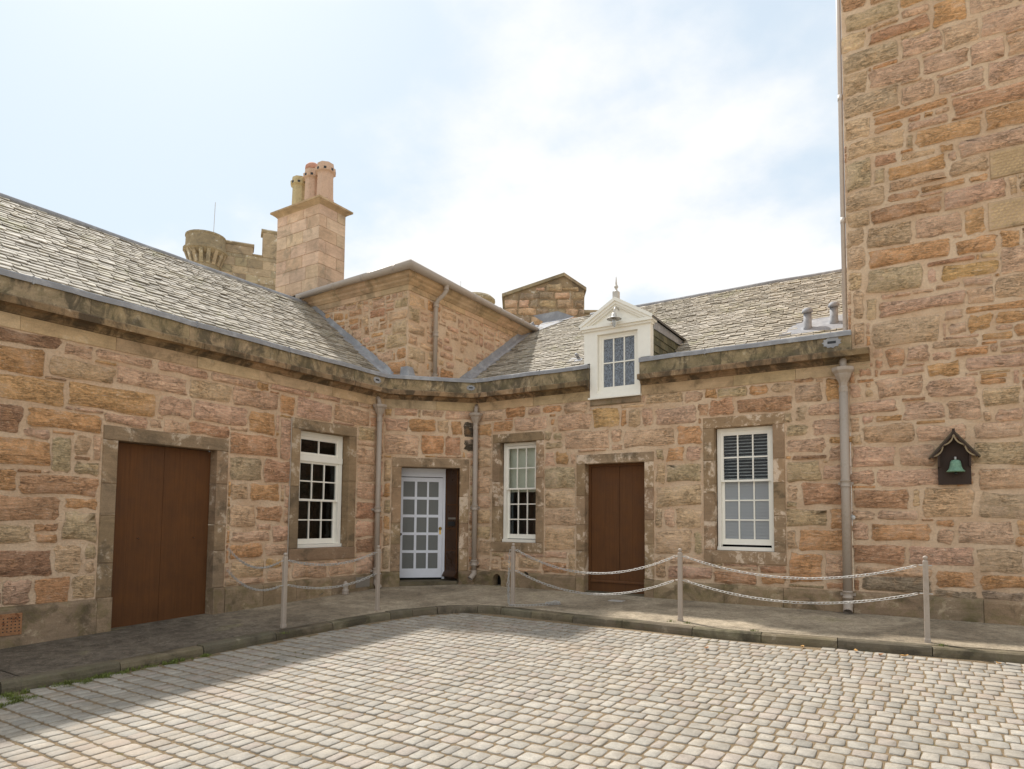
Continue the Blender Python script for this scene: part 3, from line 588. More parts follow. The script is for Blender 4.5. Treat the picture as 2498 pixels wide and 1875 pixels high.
# ------------------------------------------------------------------ ground, road, pavement
struct(MB().add([(-400, -400, -0.75), (400, -400, -0.75), (400, 400, -0.75), (-400, 400, -0.75)], [(0, 1, 2, 3)]).build('ground', 'earth'))
KERB = [(1.50, -10.5), (1.60, -8.6), (1.66, -7.37), (1.69, -7.15), (1.75, -6.46), (1.80, -5.65), (1.84, -4.78), (1.90, -4.14), (1.97, -3.42), (2.09, -2.92), (2.23, -2.57), (2.46, -2.28), (2.76, -2.10), (3.11, -2.03), (3.75, -2.05), (4.40, -2.08), (5.10, -2.08), (5.85, -2.12), (6.45, -2.11), (7.37, -1.99), (8.22, -1.90), (8.76, -1.82), (9.6, -1.72), (11.5, -1.6)]
def smooth_path(P, k=4):
    out = []
    for i in range(len(P) - 1):
        p0, p1, p2, p3 = [Vector(P[max(0, min(len(P) - 1, j))] ) for j in (i - 1, i, i + 1, i + 2)]
        for t in range(k):
            t /= k; out.append(0.5 * ((2 * p1) + (p2 - p0) * t + (2 * p0 - 5 * p1 + 4 * p2 - p3) * t * t + (3 * p1 - p0 - 3 * p2 + p3) * t ** 3))
    out.append(Vector(P[-1])); return out
KP = smooth_path(KERB, 5)
def kerb_n(i):
    t = (KP[min(i + 1, len(KP) - 1)] - KP[max(i - 1, 0)]).normalized(); return Vector((t.y, -t.x))     # towards the road
KH = 0.085
def zroad(x, y): return zpav(x, y) - KH
# road sheet (bedding between the setts)
mb = MB(); nx, ny = 40, 40
for j in range(ny + 1):
    for i in range(nx + 1):
        x = 0.8 + 12 * i / nx; y = -13.5 + 13 * j / ny; mb.add([(x, y, zroad(x, y) - 0.005)], [])
mb.f = [(j * (nx + 1) + i, j * (nx + 1) + i + 1, (j + 1) * (nx + 1) + i + 1, (j + 1) * (nx + 1) + i) for j in range(ny) for i in range(nx)]
road = struct(mb.build('road', 'joint'))
# pavement: strip from the walls to the kerb's back edge
KW = 0.15
mb = MB(); back = [KP[i] - kerb_n(i) * KW for i in range(len(KP))]; inner = []
for q in back:
    if q.y < -2.6: inner.append(Vector((-0.2, q.y)))
    elif q.x > 3.0: inner.append(Vector((q.x, 0.2)))
    else:
        t = (q.x - 1.8) / 1.2 if q.x > 1.8 else 0
        inner.append(Vector((-0.2, -1.2)).lerp(Vector((1.4, 0.2)), max(0, min(1, (q.x - 2.0) / 0.9))))
K = 7
for q, w in zip(back, inner):
    for k in range(K + 1):
        p = q.lerp(w, k / K); mb.add([(p.x, p.y, zpav(p.x, p.y))], [])
mb.f = [(i * (K + 1) + k, i * (K + 1) + k + 1, (i + 1) * (K + 1) + k + 1, (i + 1) * (K + 1) + k) for i in range(len(back) - 1) for k in range(K)]
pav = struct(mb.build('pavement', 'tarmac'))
# kerb stones
rk = random.Random(3); kerb = None; i = 0; joints = []
while i < len(KP) - 1:
    j = i; L = 0; target = rk.uniform(0.62, 1.0)
    if 40 < i < 66: target = rk.uniform(0.30, 0.55)
    while j < len(KP) - 1 and L < target: L += (KP[j + 1] - KP[j]).length; j += 1
    mb = MB(); mb.cur = tint(rk, 0.16); dz = rk.uniform(-0.006, 0.006); n = 0
    for k in range(i, j + 1):
        q = KP[k].copy(); nn = kerb_n(k); t = Vector((-nn.y, nn.x))
        if k == i: q += t * 0.004
        if k == j: q -= t * 0.004
        zz = zpav(q.x, q.y) + dz; w = rk.uniform(-0.004, 0.004); wz = rk.uniform(-0.004, 0.004)
        for o, z in ((-KW + .002, -0.14), (-KW + .002, 0.004), (-0.022 + w, 0.006 + wz), (-0.004 + w, -0.010), (0.006 + w * 1.5, -0.05), (0.004, -0.14)):
            mb.add([(q.x + nn.x * o, q.y + nn.y * o, zz + z)], [])
        n += 1
    m = 6
    mb.f = [(a * m + b, a * m + (b + 1) % m, (a + 1) * m + (b + 1) % m, (a + 1) * m + b) for a in range(n - 1) for b in range(m)] + [tuple(range(m - 1, -1, -1)), tuple(range((n - 1) * m, n * m))]
    if kerb is None: kerb = struct(mb.build('kerb', 'kerb'))
    else: mb.build('kerb_stone', 'kerb', kerb)
    i = j
# granite setts in courses running towards the right wing
def proj(p):
    d = Vector(p) - CAM; w = d.dot(FWD); return (0.5 + 1606 / 2498 * d.dot(RGT) / w + 0.003, w) if w > 0.1 else (-9, w)
def on_road(x, y):
    for i in range(len(KP) - 1):
        a, b = KP[i], KP[i + 1]
    # signed distance to the nearest kerb vertex normal
    k = min(range(len(KP)), key=lambda i: (KP[i].x - x) ** 2 + (KP[i].y - y) ** 2)
    return (Vector((x, y)) - KP[k]).dot(kerb_n(k))
rs = random.Random(11); SETT = []
SP = [(169, 160, 146), (172, 163, 149), (166, 158, 146), (170, 160, 145), (175, 167, 154), (162, 155, 143), (170, 158, 145)]
y = -9.9; 
while y < -1.7:
    d = rs.uniform(0.132, 0.166); x = 1.4 + rs.random() * 0.1
    while x < 11.2:
        w = rs.choice((rs.uniform(0.08, 0.115), rs.uniform(0.10, 0.16), rs.uniform(0.095, 0.135)))
        yy = y + 0.035 * math.sin(x * 0.8 + 0.4) - 0.045 * max(0, 5.2 - x) * 0.35
        cx, cy = x + w / 2, yy + d / 2; sx, dep = proj((cx, cy, zroad(cx, cy)))
        if -0.06 < sx < 1.06 and 1.9 < dep and on_road(cx, cy) > 0.075: SETT.append((cx, cy, w, d, dep))
        x += w + 0.001
    y += d + 0.002
def sett_into(mb, cx, cy, w, d):
    q = rs.uniform(.90, 1.07); mb.cur = tuple(lin(v) * q for v in rs.choice(SP)) + (rs.random(),)
    g = rs.uniform(0.003, 0.006); hx, hy = w / 2 - g, d / 2 - g - .003; z = zroad(cx, cy); tx, ty = rs.uniform(-.018, .018), rs.uniform(-.018, .018); dz = rs.uniform(-0.002, 0.004)
    ang = rs.uniform(-0.05, 0.05); ca, sa = math.cos(ang), math.sin(ang); c = rs.uniform(0.16, 0.34) * min(hx, hy); j = lambda: rs.uniform(-.007, .007)
    out = [(-hx + c, -hy), (0, -hy), (hx - c, -hy), (hx, -hy + c), (hx, hy - c), (hx - c, hy), (0, hy), (-hx + c, hy), (-hx, hy - c), (-hx, -hy + c)]
    out = [(a + j() * .6, b + j() * .6) for a, b in out]
    ring = lambda k, h: [(cx + ca * a * k - sa * b * k, cy + sa * a * k + ca * b * k, z + dz + h + a * k * tx + b * k * ty) for a, b in out]
    n = len(out); lo = ring(1.01, -0.022); r1 = ring(0.985, -0.003); r2 = ring(0.92, 0.0005)
    vs = lo + r1 + r2 + [(cx, cy, z + dz + 0.001)]
    fs = [(k * n + i, k * n + (i + 1) % n, (k + 1) * n + (i + 1) % n, (k + 1) * n + i) for k in (0, 1) for i in range(n)] + [(2 * n + i, 2 * n + (i + 1) % n, 3 * n) for i in range(n)]
    mb.add(vs, fs, [1.0] * n + [0.55] * n + [0.12] * n + [0.0])
SETT.sort(key=lambda t: t[4]); bulk = MB()
for i, (cx, cy, w, d, dep) in enumerate(SETT):
    if i < 300:
        mb = MB(); sett_into(mb, cx, cy, w, d); mb.build('sett', 'sett', road, True)
    else: sett_into(bulk, cx, cy, w, d)
bulk.build('setts_beyond', 'sett', road, True, 'stuff')

# ------------------------------------------------------------------ left wing
rl = random.Random(5)
LW = thing('stone_wing', 'long left stone wing with wide brown double door and slate roof', 'building', (0, -4.8, 0))
D1OP = (-5.704, -4.407, -0.35, 2.107); W1OP = (-3.012, -2.0, 0.727, 2.578)
mb = MB(); wall_sheet(mb, WL, -9.5, -D1, -0.5, 3.2, [D1OP, W1OP]); wallL = mb.build('wall', 'mortar', LW)
obs = [[D1OP[0] - .17, D1OP[1] + .17, -1, D1OP[3] + .17], [W1OP[0] - .165, W1OP[1] + .165, W1OP[2] - .19, W1OP[3] + .165]]
lim = (-9.5, -D1 - 0.01, 0.25, 3.182)
st = parse(RUB['L']); grow(st, obs, lim); extra = fill(st, obs, lim, rl); stones(wallL, WL, st + extra, rl)
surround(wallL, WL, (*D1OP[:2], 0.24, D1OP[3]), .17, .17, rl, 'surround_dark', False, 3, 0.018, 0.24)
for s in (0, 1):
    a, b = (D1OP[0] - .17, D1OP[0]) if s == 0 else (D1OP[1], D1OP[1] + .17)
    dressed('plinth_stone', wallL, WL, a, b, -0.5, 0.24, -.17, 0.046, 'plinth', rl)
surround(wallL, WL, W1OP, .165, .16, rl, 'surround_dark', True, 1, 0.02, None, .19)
pl = plinth_run(LW, WL, -9.5, D1OP[0] - .173, -0.6, 0.235, rl)
plinth_run(LW, WL, D1OP[1] + .173, -D1, -0.6, 0.25, rl, 0, -MT, pl)
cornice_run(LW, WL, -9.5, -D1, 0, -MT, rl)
# double door
def boards(door, W, a0, a1, z0, z1, off, n, mat):
    w = (a1 - a0) / n
    for i in range(n):
        MB().wbox(W, a0 + i * w + 0.0003, a0 + (i + 1) * w - 0.0003, z0, z1, off - 0.04, off + (0.0008 if i % 2 else 0.0)).build('board', mat, door)
d1 = MB().wbox(WL, D1OP[0] - .01, D1OP[1] + .01, -0.33, 2.12, -.26, -.2).build('door', 'darkbrown', LW)
mid = (D1OP[0] + D1OP[1]) / 2
boards(d1, WL, D1OP[0] + .004, mid - .002, -0.19, 2.10, -.13, 3, 'brown'); boards(d1, WL, mid + .002, D1OP[1] - .004, -0.19, 2.10, -.132, 3, 'brown')
mb = MB(); sweep(mb, WL, [(-.13, -.20), (-.085, -.195), (-.085, -.165), (-.13, -.145)], D1OP[0] + .004, D1OP[1] - .004); mb.build('weatherboard', 'brown', d1)
for a in (-5.35, -4.62): MB().lathe([(0.002, 0), (0.012, 0.002), (0.012, 0.01)], WL.p(a, 0.92, -.125), 8).build('bolt_head', 'darkbrown', d1)
MB().wbox(WL, D1OP[0] - .02, D1OP[1] + .02, -0.4, -0.145, -.17, 0.03).build('threshold', 'kerb', d1)
# window with a transom light
wl = window(LW, WL, W1OP[0] + .02, W1OP[1] - .02, W1OP[2] + .004, W1OP[3] - .003, -.13, [
    (2.205, 2.50, 1, -.145, .04, .05, 'glass', 2), (1.47, 2.105, 2, -.145, .035, .035, 'glass', 3), (0.785, 1.505, 2, -.19, .085, .035, 'glass', 3)], 3, fw=.075, transom=(2.105, 2.20))
room(wl, WL, W1OP[0], W1OP[1], W1OP[2], W1OP[3], -.23)
# roof
def roof_plane(root, name, E, u, s, length, slope, back_run, back_drop):
    E, u, s = Vector(E), Vector(u).normalized(), Vector(s).normalized(); n = u.cross(s); mb = MB(); mb.cur = (0.12, 0.11, 0.1, .3)
    a = E - n * 0.02; top = a + s * slope
    h = Vector((s.x, s.y, 0)).normalized(); bk = top + h * back_run - Vector((0, 0, back_drop))
    mb.add([a, a + u * length, top + u * length, top, bk, bk + u * length], [(0, 1, 2, 3), (3, 2, 5, 4)])
    return mb.build(name, 'slate', root), E, u, s, n
SLP = [(172, 163, 148), (178, 169, 153), (164, 155, 140), (184, 175, 161), (156, 147, 132), (174, 164, 146), (142, 133, 118)]
def slates(roof, E, u, s, n, length, slope, rng, skip, e0=0.106, e1=0.082, wr=(0.15, 0.26)):
    L = []; d = -0.03; row = 0
    while d < slope - 0.05:
        e = e0 + (e1 - e0) * d / slope; t = -rng.uniform(0, .25)
        while t < length:
            w = rng.uniform(*wr); c = E + u * (t + w / 2) + s * (d + e / 2)
            if not skip(c) and t + w > 0.02: 
                sx, dep = proj(c)
                L.append((dep, t, d, w, e))
            t += w + 0.004
        d += e; row += 1
    L.sort(); vis = [x for x in L if -0.03 < proj(E + u * x[1] + s * x[2])[0] < 1.03]; vs_ = set(map(id, vis[:300])); bulk = MB()
    for x in L:
        dep, t, d, w, e = x; mb = MB() if id(x) in vs_ else bulk
        q = rng.uniform(.88, 1.10); mb.cur = tuple(lin(v) * q for v in rng.choice(SLP)) + (rng.random(),)
        a, b = max(0, t), min(length, t + w); hd = d + e * 2.0; k = lambda q: rng.uniform(-q, q); th = rng.uniform(.011, .019); l = rng.uniform(.012, .026)
        P = lambda tt, dd, h: E + u * tt + s * dd + n * h
        da, db = k(.010), k(.010); c = rng.uniform(0, .03)
        top = [P(a + c * .6, d + da, l + th), P((a + b) / 2, d - .004 + k(.006), l + th + .001), P(b - c * .4, d + db, l + th), P(b, d + .05, l + th * .9), P(b, hd, .004), P(a, hd, .004), P(a, d + .05, l + th * .9)]
        bot = [P(a + c * .6, d + da, l), P((a + b) / 2, d - .004, l), P(b - c * .4, d + db, l), P(b, d + .05, l * .8), P(b, hd, -.006), P(a, hd, -.006), P(a, d + .05, l * .8)]
        m = 7; fs = [tuple(range(m))] + [(m + i, m + (i + 1) % m, (i + 1) % m, i) for i in (0, 1, 2, 3, 5, 6)]
        mb.add(top + bot, fs)
        if mb is not bulk: mb.build('slate', 'slate', roof)
    bulk.build('slates_beyond', 'slate', roof, False, 'stuff')
ZL0 = 3.625
LSL = 0.777; E = (-0.06, -9.5, ZL0 + 0.06 * LSL); sl = math.hypot(2.44, 2.44 * LSL)
rfL, e_, u_, s_, n_ = roof_plane(LW, 'roof', E, (0, 1, 0), (-1, 0, LSL), 9.5 + YB + .3, sl, 2.6, 2.0)
slates(rfL, e_, u_, s_, n_, 9.5 + YB - .05, sl, rl, lambda c: c.y < -8.6)
def ridge(root, A, Bp, rng):
    A, Bp = Vector(A), Vector(Bp); n = max(2, int((Bp - A).length / 0.5)); c = []
    mb = MB(); pts = [A.lerp(Bp, i / n) + Vector((0, 0, rng.uniform(-.008, .008))) for i in range(n + 1)]; mb.tube(pts, 0.05, 8)
    h = (Bp - A).normalized().cross(Vector((0, 0, 1)))
    for sd in (-1, 1):
        for i in range(n):
            p, q = pts[i], pts[i + 1]; o = h * sd * 0.15; z = Vector((0, 0, -.045)); z2 = Vector((0, 0, -.125))
            mb.add([p + h * sd * .02 + z * .4, q + h * sd * .02 + z * .4, q + o + z2, p + o + z2], [(0, 1, 2, 3)])
    return mb.build('ridge_lead', 'lead', root, True)
ridge(LW, (-2.5, -9.3, ZL0 + 2.5 * LSL + .02), (-2.5, YB + .1, ZL0 + 2.5 * LSL + .02), rl)
def flash(root, A, Bp, side, rng, w=0.15):
    """stepped lead along an abutment: a roll and an upstand in lapped lengths"""
    A, Bp, side = Vector(A), Vector(Bp), Vector(side); d = (Bp - A); L = d.length; d.normalize(); up = Vector((0, 0, 1)); n = 4; part = None
    for i in range(n):
        a, b = A + d * (L * i / n - (.03 if i else 0)), A + d * (L * (i + 1) / n); h = .004 * (n - i)
        mb = MB(); nn = d.cross(side); nn = nn if nn.z > 0 else -nn
        pr = [(0.0, .16), (0.02, .16), (.035, .075), (w - .03, .055), (w, .035), (w + .005, -.02), (0, -.02)]
        vs = [a + side * o + nn * (z + h) for o, z in pr] + [b + side * o + nn * (z + h) for o, z in pr]; m = len(pr)
        mb.add(vs, [(k, (k + 1) % m, m + (k + 1) % m, m + k) for k in range(m)] + [tuple(range(m)), tuple(range(2 * m - 1, m - 1, -1))])
        if part: mb.build('lead_length', 'lead', part)
        else: part = mb.build('lead_flashing', 'lead', root)
zl = lambda x: ZL0 - LSL * x
flash(LW, (-0.2, YB, zl(-.2)), (-2.62, YB, zl(-2.5)), (0, -1, 0), rl)
def scupper(root, W, a, z, off, sc=1.0):
    mb = MB(); n = 22; pts = []
    for i in range(n):
        th = 2 * math.pi * i / n; r = 1 + (0.16 if i % 2 else -0.06); pts.append((a + math.cos(th) * .085 * sc * r, z + math.sin(th) * .055 * sc * r))
    vs = [W.p(x, y, off) for x, y in pts] + [W.p(x, y, off + .008) for x, y in pts] + [W.p(a + sx * .042 * sc, z + sz * .016 * sc, off + .009) for sx, sz in ((1, 0), (1, 1), (-1, 1), (-1, 0), (-1, -1), (1, -1))]
    fs = [(i, (i + 1) % n, n + (i + 1) % n, n + i) for i in range(n)] + [tuple(range(n, 2 * n))]
    p = mb.add(vs[:2 * n], fs).build('overflow_plate', 'lead', root)
    MB().wbox(W, a - .042 * sc, a + .042 * sc, z - .014 * sc, z + .014 * sc, off, off + .0095).build('overflow_slot', 'black', p)
scupper(LW, WL, -1.47, 3.625, 0.096)
vg = MB().wbox(WL, -6.95, -6.62, -0.06, 0.165, 0.04, 0.056).build('vent_grille', 'rust', LW)
for i in range(7):
    for j in range(5): MB().lathe([(0.001, 0), (0.0075, 0), (0.0075, .001)], (0, 0, 0), 6).build('vent_hole', 'black', vg).matrix_local = Matrix.Translation(WL.p(-6.86 + i * .036, -.02 + j * .034, .0565)) @ Matrix.Rotation(R(90), 4, 'Y')
MB().wbox(WL, -1.82, -1.50, 0.04, 0.21, 0.04, 0.058).build('cover_plate', 'greyplate', LW)

# ------------------------------------------------------------------ corner block with the chamfered entrance
rc = random.Random(8)
CB = thing('corner_block', 'square stone corner block above the chamfered doorway between the two wings', 'building', (0.3, -0.6, 0))
A0, A1 = 0.328, 1.379; D2OP = (A0, A1, -0.2, 2.135)
mb = MB(); wall_sheet(mb, WD, 0, DL, -0.4, 3.2, [D2OP]); wallD = mb.build('wall', 'mortar', CB)
obs = [[A0 - .165, A1 + .165, -1, 2.135 + .17]]; lim = (0.01, DL - .01, 0.28, 3.182)
st = parse(RUB['D']); grow(st, obs, lim); stones(wallD, WD, st + fill(st, obs, lim, rc), rc)
surround(wallD, WD, (A0, A1, 0.27, 2.135), .165, .22, rc, 'surround', False, 3, 0.02, 0.27)
for a, b in ((0.0, A0), (A1, DL)):
    mb = MB(); mb.cur = tint(rc, .1); sweep(mb, WD, [(-.22, -.4), (.05, -.4), (.046, .22), (.02, .27), (-.22, .27)], a, b, MT if a == 0 else 0, -MT if a else 0); mb.build('plinth_stone', 'plinth', wallD)
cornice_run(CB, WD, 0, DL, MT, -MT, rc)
scupper(CB, WD, DL - .12, 3.61, 0.096, .85)
# porch: splayed brown storm door folded back on the right, white glazed door at the back
mb = MB(); o = -.38
mb.wbox(WD, A0 - .02, A0 + .005, .05, 2.15, -.40, -.2); mb.wbox(WD, A0 - .02, A1 + .02, 2.14, 2.2, -.42, -.2); mb.wbox(WD, A0 - .4, A0 - .02, .0, 2.2, -.44, -.4); mb.wbox(WD, 1.165, A1 + .1, .0, 2.2, -.44, -.4)
mb.build('porch_lining', 'darkbrown', CB)
sd = MB(); P = [WD.p(1.165, .13, -.385), WD.p(1.365, .13, -.03), WD.p(1.395, .13, -.05), WD.p(1.195, .13, -.40)]
sd.hexa(P + [q + Vector((0, 0, 2.0)) for q in P]); sd = sd.build('storm_door', 'darkbrown', CB)
WS = Wall(WD.p(1.165, 0, -.385), WD.p(1.365, 0, -.03) - WD.p(1.165, 0, -.385))
for z in (.62, 1.02, 1.46): MB().wbox(WS, .03, .38, z, z + .02, -.001, .004).build('panel_bead', 'brown', sd)
for a in (.03, .36): MB().wbox(WS, a, a + .02, .2, 2.08, -.001, .0045).build('panel_bead', 'brown', sd)
MB().wbox(WS, .11, .33, 1.20, 1.235, 0, .006).build('name_plate', 'greyplate', sd); MB().wbox(WS, .11, .31, 1.08, 1.16, 0, .006).build('letter_plate', 'black', sd)
mb = MB(); sweep(mb, WS, [(0, .14), (.06, .15), (.06, .17), (0, .26)], .01, .39); mb.build('weatherboard', 'darkbrown', sd)
WG = WD; g0, g1 = A0 - .03, 1.118; 
fr = MB(); fr.wbox(WG, 1.119, 1.164, .10, 2.16, -.43, -.365); fr.wbox(WG, A0 - .1, 1.118, 1.985, 2.16, -.43, -.368); fr.wbox(WG, A0 - .1, 1.118, 2.02, 2.05, -.40, -.355)
fr.build('door_frame', 'coldwhite', CB)
gd = MB(); o = -.375
gd.wbox(WG, g0, g0 + .088, .125, 1.972, o - .04, o); gd.wbox(WG, 1.038, 1.116, .125, 1.972, o - .04, o); gd.wbox(WG, g0 + .088, 1.038, .125, .29, o - .04, o - .001); gd.wbox(WG, g0 + .088, 1.038, 1.895, 1.972, o - .04, o - .001)
gd = gd.build('glazed_door', 'coldwhite', CB)
cx = [g0 + .088, .597, .64, .824, .858, 1.038]; rz = [.29, .576, .626, .904, .954, 1.232, 1.283, 1.561, 1.612, 1.895]
for i in (1, 3): MB().wbox(WG, cx[i], cx[i + 1], .29, 1.895, o - .035, o - .004).build('glazing_bar', 'coldwhite', gd)
for j in (1, 3, 5, 7): MB().wbox(WG, g0 + .088, 1.038, rz[j], rz[j + 1], o - .036, o - .006).build('glazing_bar', 'coldwhite', gd)
for i in (0, 2, 4):
    for j in (0, 2, 4, 6, 8): MB().add([WG.p(cx[i], rz[j], o - .02), WG.p(cx[i + 1], rz[j], o - .02), WG.p(cx[i + 1], rz[j + 1], o - .02), WG.p(cx[i], rz[j + 1], o - .02)], [(0, 1, 2, 3)]).build('pane', 'doorglass', gd)
MB().lathe([(.012, 0), (.028, .012), (.03, .03), (.016, .05), (.002, .055)], (0, 0, 0), 12).build('door_knob', 'brass', gd, True).matrix_local = Matrix.Translation(WG.p(1.075, 1.03, o)) @ WG.n.to_track_quat('Z', 'Y').to_matrix().to_4x4()
MB().wbox(WG, 1.06, 1.09, .92, 1.0, o, o + .006).build('lock_plate', 'brass', gd)
MB().lathe([(.012, 0), (.026, .012), (.026, .03), (.002, .045)], (0, 0, 0), 12).build('door_knob', 'black', gd, True).matrix_local = Matrix.Translation(WG.p(.345, .92, o + .02)) @ WG.n.to_track_quat('Z', 'Y').to_matrix().to_4x4()
room(gd, WG, g0, 1.11, .13, 1.97, -.44, 0.8, 'room', .1)
dressed('step', CB, WD, A0 + .002, A1 - .002, -.2, .085, -.5, .0, 'kerb', rc)
# upper walls
for W, a0, a1, nm in ((WBL, -3.2, XB, 'left'), (WBR, YB, 4.3, 'right')):
    mb = MB(); wall_sheet(mb, W, a0, a1, 3.3, 5.6, []); wu = mb.build('wall', 'mortar' , CB)
    st = []; lim = (a0, a1 - .002, 3.6, 5.42)
    if nm == 'left':
        z = 3.62; k = 0
        while z < 5.3:
            h = rc.uniform(.20, .30); z2 = min(z + h, 5.42); st.append([a1 - (.46 if k % 2 else .28) - rc.uniform(0, .1), a1 - .002, z, z2 - .012, rc.choice('tgto')]); z = z2; k += 1
        ex = fill(st, [], lim, rc, codes='ppotrpt', wmax=(.1, .42), hmax=(.07, .22))
    else:
        z = 3.62; k = 0; lim = (a0 + .002, a1, 3.6, 5.42)
        while z < 5.3:
            h = rc.uniform(.20, .30); z2 = min(z + h, 5.42); st.append([a0 + .002, a0 + (.28 if k % 2 else .46) + rc.uniform(0, .1), z, z2 - .012, rc.choice('tgto')]); z = z2; k += 1
        ex = fill(st, [], lim, rc, 0.03, 'ppppto', (.14, .5), (.08, .22), .004, .85)
    stones(wu, W, st + ex, rc)
P_BF = [(-.1, 5.42), (.016, 5.42), (.016, 5.525), (-.1, 5.525)]
P_BC = [(-.1, 5.527), (.03, 5.527), (.05, 5.55), (.085, 5.575), (.10, 5.61), (.15, 5.64), (.17, 5.68), (.185, 5.715), (-.1, 5.715)]
for pr, nm, sn in ((P_BF, 'frieze', 'frieze_stone'), (P_BC, 'cornice', 'cornice_stone')):
    part = None
    for W, c, e, s0 in ((WBL, XB, -3.2, 1), (WBR, YB, 4.3, -1)):
        x = c
        while abs(x - e) > .05:
            L = min(rc.uniform(.5, .95), abs(x - e)); mb = MB(); mb.cur = tint(rc, .14); nx = x - s0 * L
            if abs(nx - e) < .3: nx = e
            if s0 > 0: sweep(mb, W, pr, nx + .002, x - (0 if x == c else .001), 0, 1 if x == c else 0)
            else: sweep(mb, W, pr, x + (0 if x == c else .001), nx - .002, -1 if x == c else 0, 0)
            o_ = mb.build(nm if part is None else sn, 'block_trim', CB if part is None else part); part = part or o_; x = nx
e = .245; G = [(-2.58, YB - e, 5.70), (-1.2, YB - e, 5.745), (XB + e, YB - e, 5.775), (XB + e, 1.3, 5.745), (XB + e, 3.50, 5.70)]
gu = MB().tube(G, .062, 10).build('gutter', 'cast', CB, True)
for t in (.35, 1.15, 1.95): p = Vector(G[2]) - Vector((t, 0, t * .022)); MB().tube([p - Vector((.03, 0, 0)), p + Vector((.03, 0, 0))], .068, 10).build('gutter_joint', 'cast', gu, True)
for t in (.9, 1.9, 2.9, 3.8): p = Vector(G[2]) + Vector((0, t, -t * .0135)); MB().tube([p - Vector((0, .03, 0)), p + Vector((0, .03, 0))], .068, 10).build('gutter_joint', 'cast', gu, True)
mb = MB(); mb.cur = (.12, .11, .1, .3); q = [(-4.6, YB - .27), (XB + .27, YB - .27), (XB + .27, 4.3), (-4.6, 4.3)]
mb.add([(x, y, 5.745) for x, y in q] + [(-2.2, 1.4, 6.35)], [(0, 1, 4), (1, 2, 4), (2, 3, 4), (3, 0, 4), (3, 2, 1, 0)]); mb.build('roof', 'slate', CB)
MB().add([(XB - .12, YB - .07, 3.70), (XB + .12, YB - .07, 3.70), (XB + .09, YB + .2, 3.70), (XB - .1, YB - .055, 3.98), (XB + .055, YB - .055, 3.98), (XB + .055, YB + .1, 3.98)], [(0, 1, 4, 3), (1, 2, 5, 4)]).build('lead_apron', 'lead', CB)

# chimney
rch = random.Random(4); XC, YC = -2.75, -0.41; WW, DD = 1.40, 0.745; CT = 8.03
CH = thing('chimney_stack', 'tall pink ashlar chimney stack with three clay pots behind the left roof', 'chimney', (XC - .7, YC + .37, 5.2))
core = MB().box(XC - WW + .01, XC - .01, YC + .01, YC + DD - .01, 5.2, CT).build('stack', 'mortar', CH)
WCL = Wall((0, YC, 0), (1, 0, 0)); WCR = Wall((XC, 0, 0), (0, 1, 0)); z = 5.85; k = 0
while z < CT - .05:
    z2 = min(z + rch.uniform(.255, .29), CT - .01); nar = .16 if k % 2 else .62
    cuts = [XC - WW, XC - WW + (.34 if k % 2 else .52), XC - (.52 if k % 2 else .18), XC] if k % 2 else [XC - WW, XC - .92, XC - .40, XC]
    for i in range(3):
        d_ = dressed('ashlar_block', core, WCL, cuts[i] + .004, cuts[i + 1] - .004 + (.004 if i == 2 else 0), z + .003, z2 - .003, -.05, .002, 'ashlar', rch, .004, .13)
    cy = [YC, YC + (.5 if k % 2 else .20), YC + DD]
    for i in range(2): dressed('ashlar_block', core, WCR, cy[i] + .003, cy[i + 1] - .003, z + .003, z2 - .003, -.05, .002, 'ashlar', rch, .004, .13)
    z = z2; k += 1
mb = MB(); c0, c1, c2, c3 = XC - WW, XC, YC, YC + DD
lv = [(0.0, CT - .05), (.03, CT - .02), (.10, CT + .03), (.115, CT + .035), (.115, CT + .075), (-.12, CT + .13)]
vs = []; 
for o, z in lv: vs += [(c0 - o, c2 - o, z), (c1 + o, c2 - o, z), (c1 + o, c3 + o, z), (c0 - o, c3 + o, z)]
mb.cur = (.42, .42, .4, .2); mb.add(vs, [(i * 4 + j, i * 4 + (j + 1) % 4, (i + 1) * 4 + (j + 1) % 4, (i + 1) * 4 + j) for i in range(len(lv) - 1) for j in range(4)] + [(20, 21, 22, 23), (3, 2, 1, 0)])
mb.build('cap', 'block_trim', CH)
for x, h, mt, r in ((XC - .27, 0.98, 'terracotta', .19), (XC - .70, 0.96, 'terracotta', .172), (XC - 1.13, 0.90, 'buffpot', .172)):
    c = (x, YC + .37, CT + .08); k = h
    pot = MB().lathe([(r * 1.22, 0), (r * 1.2, .10), (r * 1.06, .13), (r * 1.1, .16), (r, .18), (r * .94, k * .74), (r * 1.0, k * .77), (r * 1.22, k * .80), (r * 1.24, k * .88), (r * 1.05, k * .90), (r * .98, k), (r * .78, k), (r * .75, k * .9)], c, 8).build('chimney_pot', mt, CH)
    for j in range(8):
        th = 2 * math.pi * j / 8 + math.pi / 8 + math.pi / 8; d = Vector((math.cos(th), math.sin(th), 0)); t = Vector((-d.y, d.x, 0)); p = Vector(c) + d * (r * 1.145) + Vector((0, 0, k * .84))
        MB().hexa([p + t * a * .028 + d * b + Vector((0, 0, zz)) for zz in (-.026, .026) for a, b in ((-1, .002), (1, .002), (1, -.03), (-1, -.03))]).build('pot_vent', 'black', pot)
    if mt == 'terracotta' and x < XC - .5: MB().lathe([(r * .8, k * 1.0), (r * .98, k * 1.02), (r * .96, k * 1.10), (r * .6, k * 1.17), (.01, k * 1.19)], c, 12).build('clay_cowl', 'redclay', pot, True)
MB().tube([(XC - .35, YC - .03, 6.04), (XC + .03, YC - .03, 6.10), (XC + .03, YC + .5, 6.13)], .016, 6).build('lead_trim', 'lead', CH)

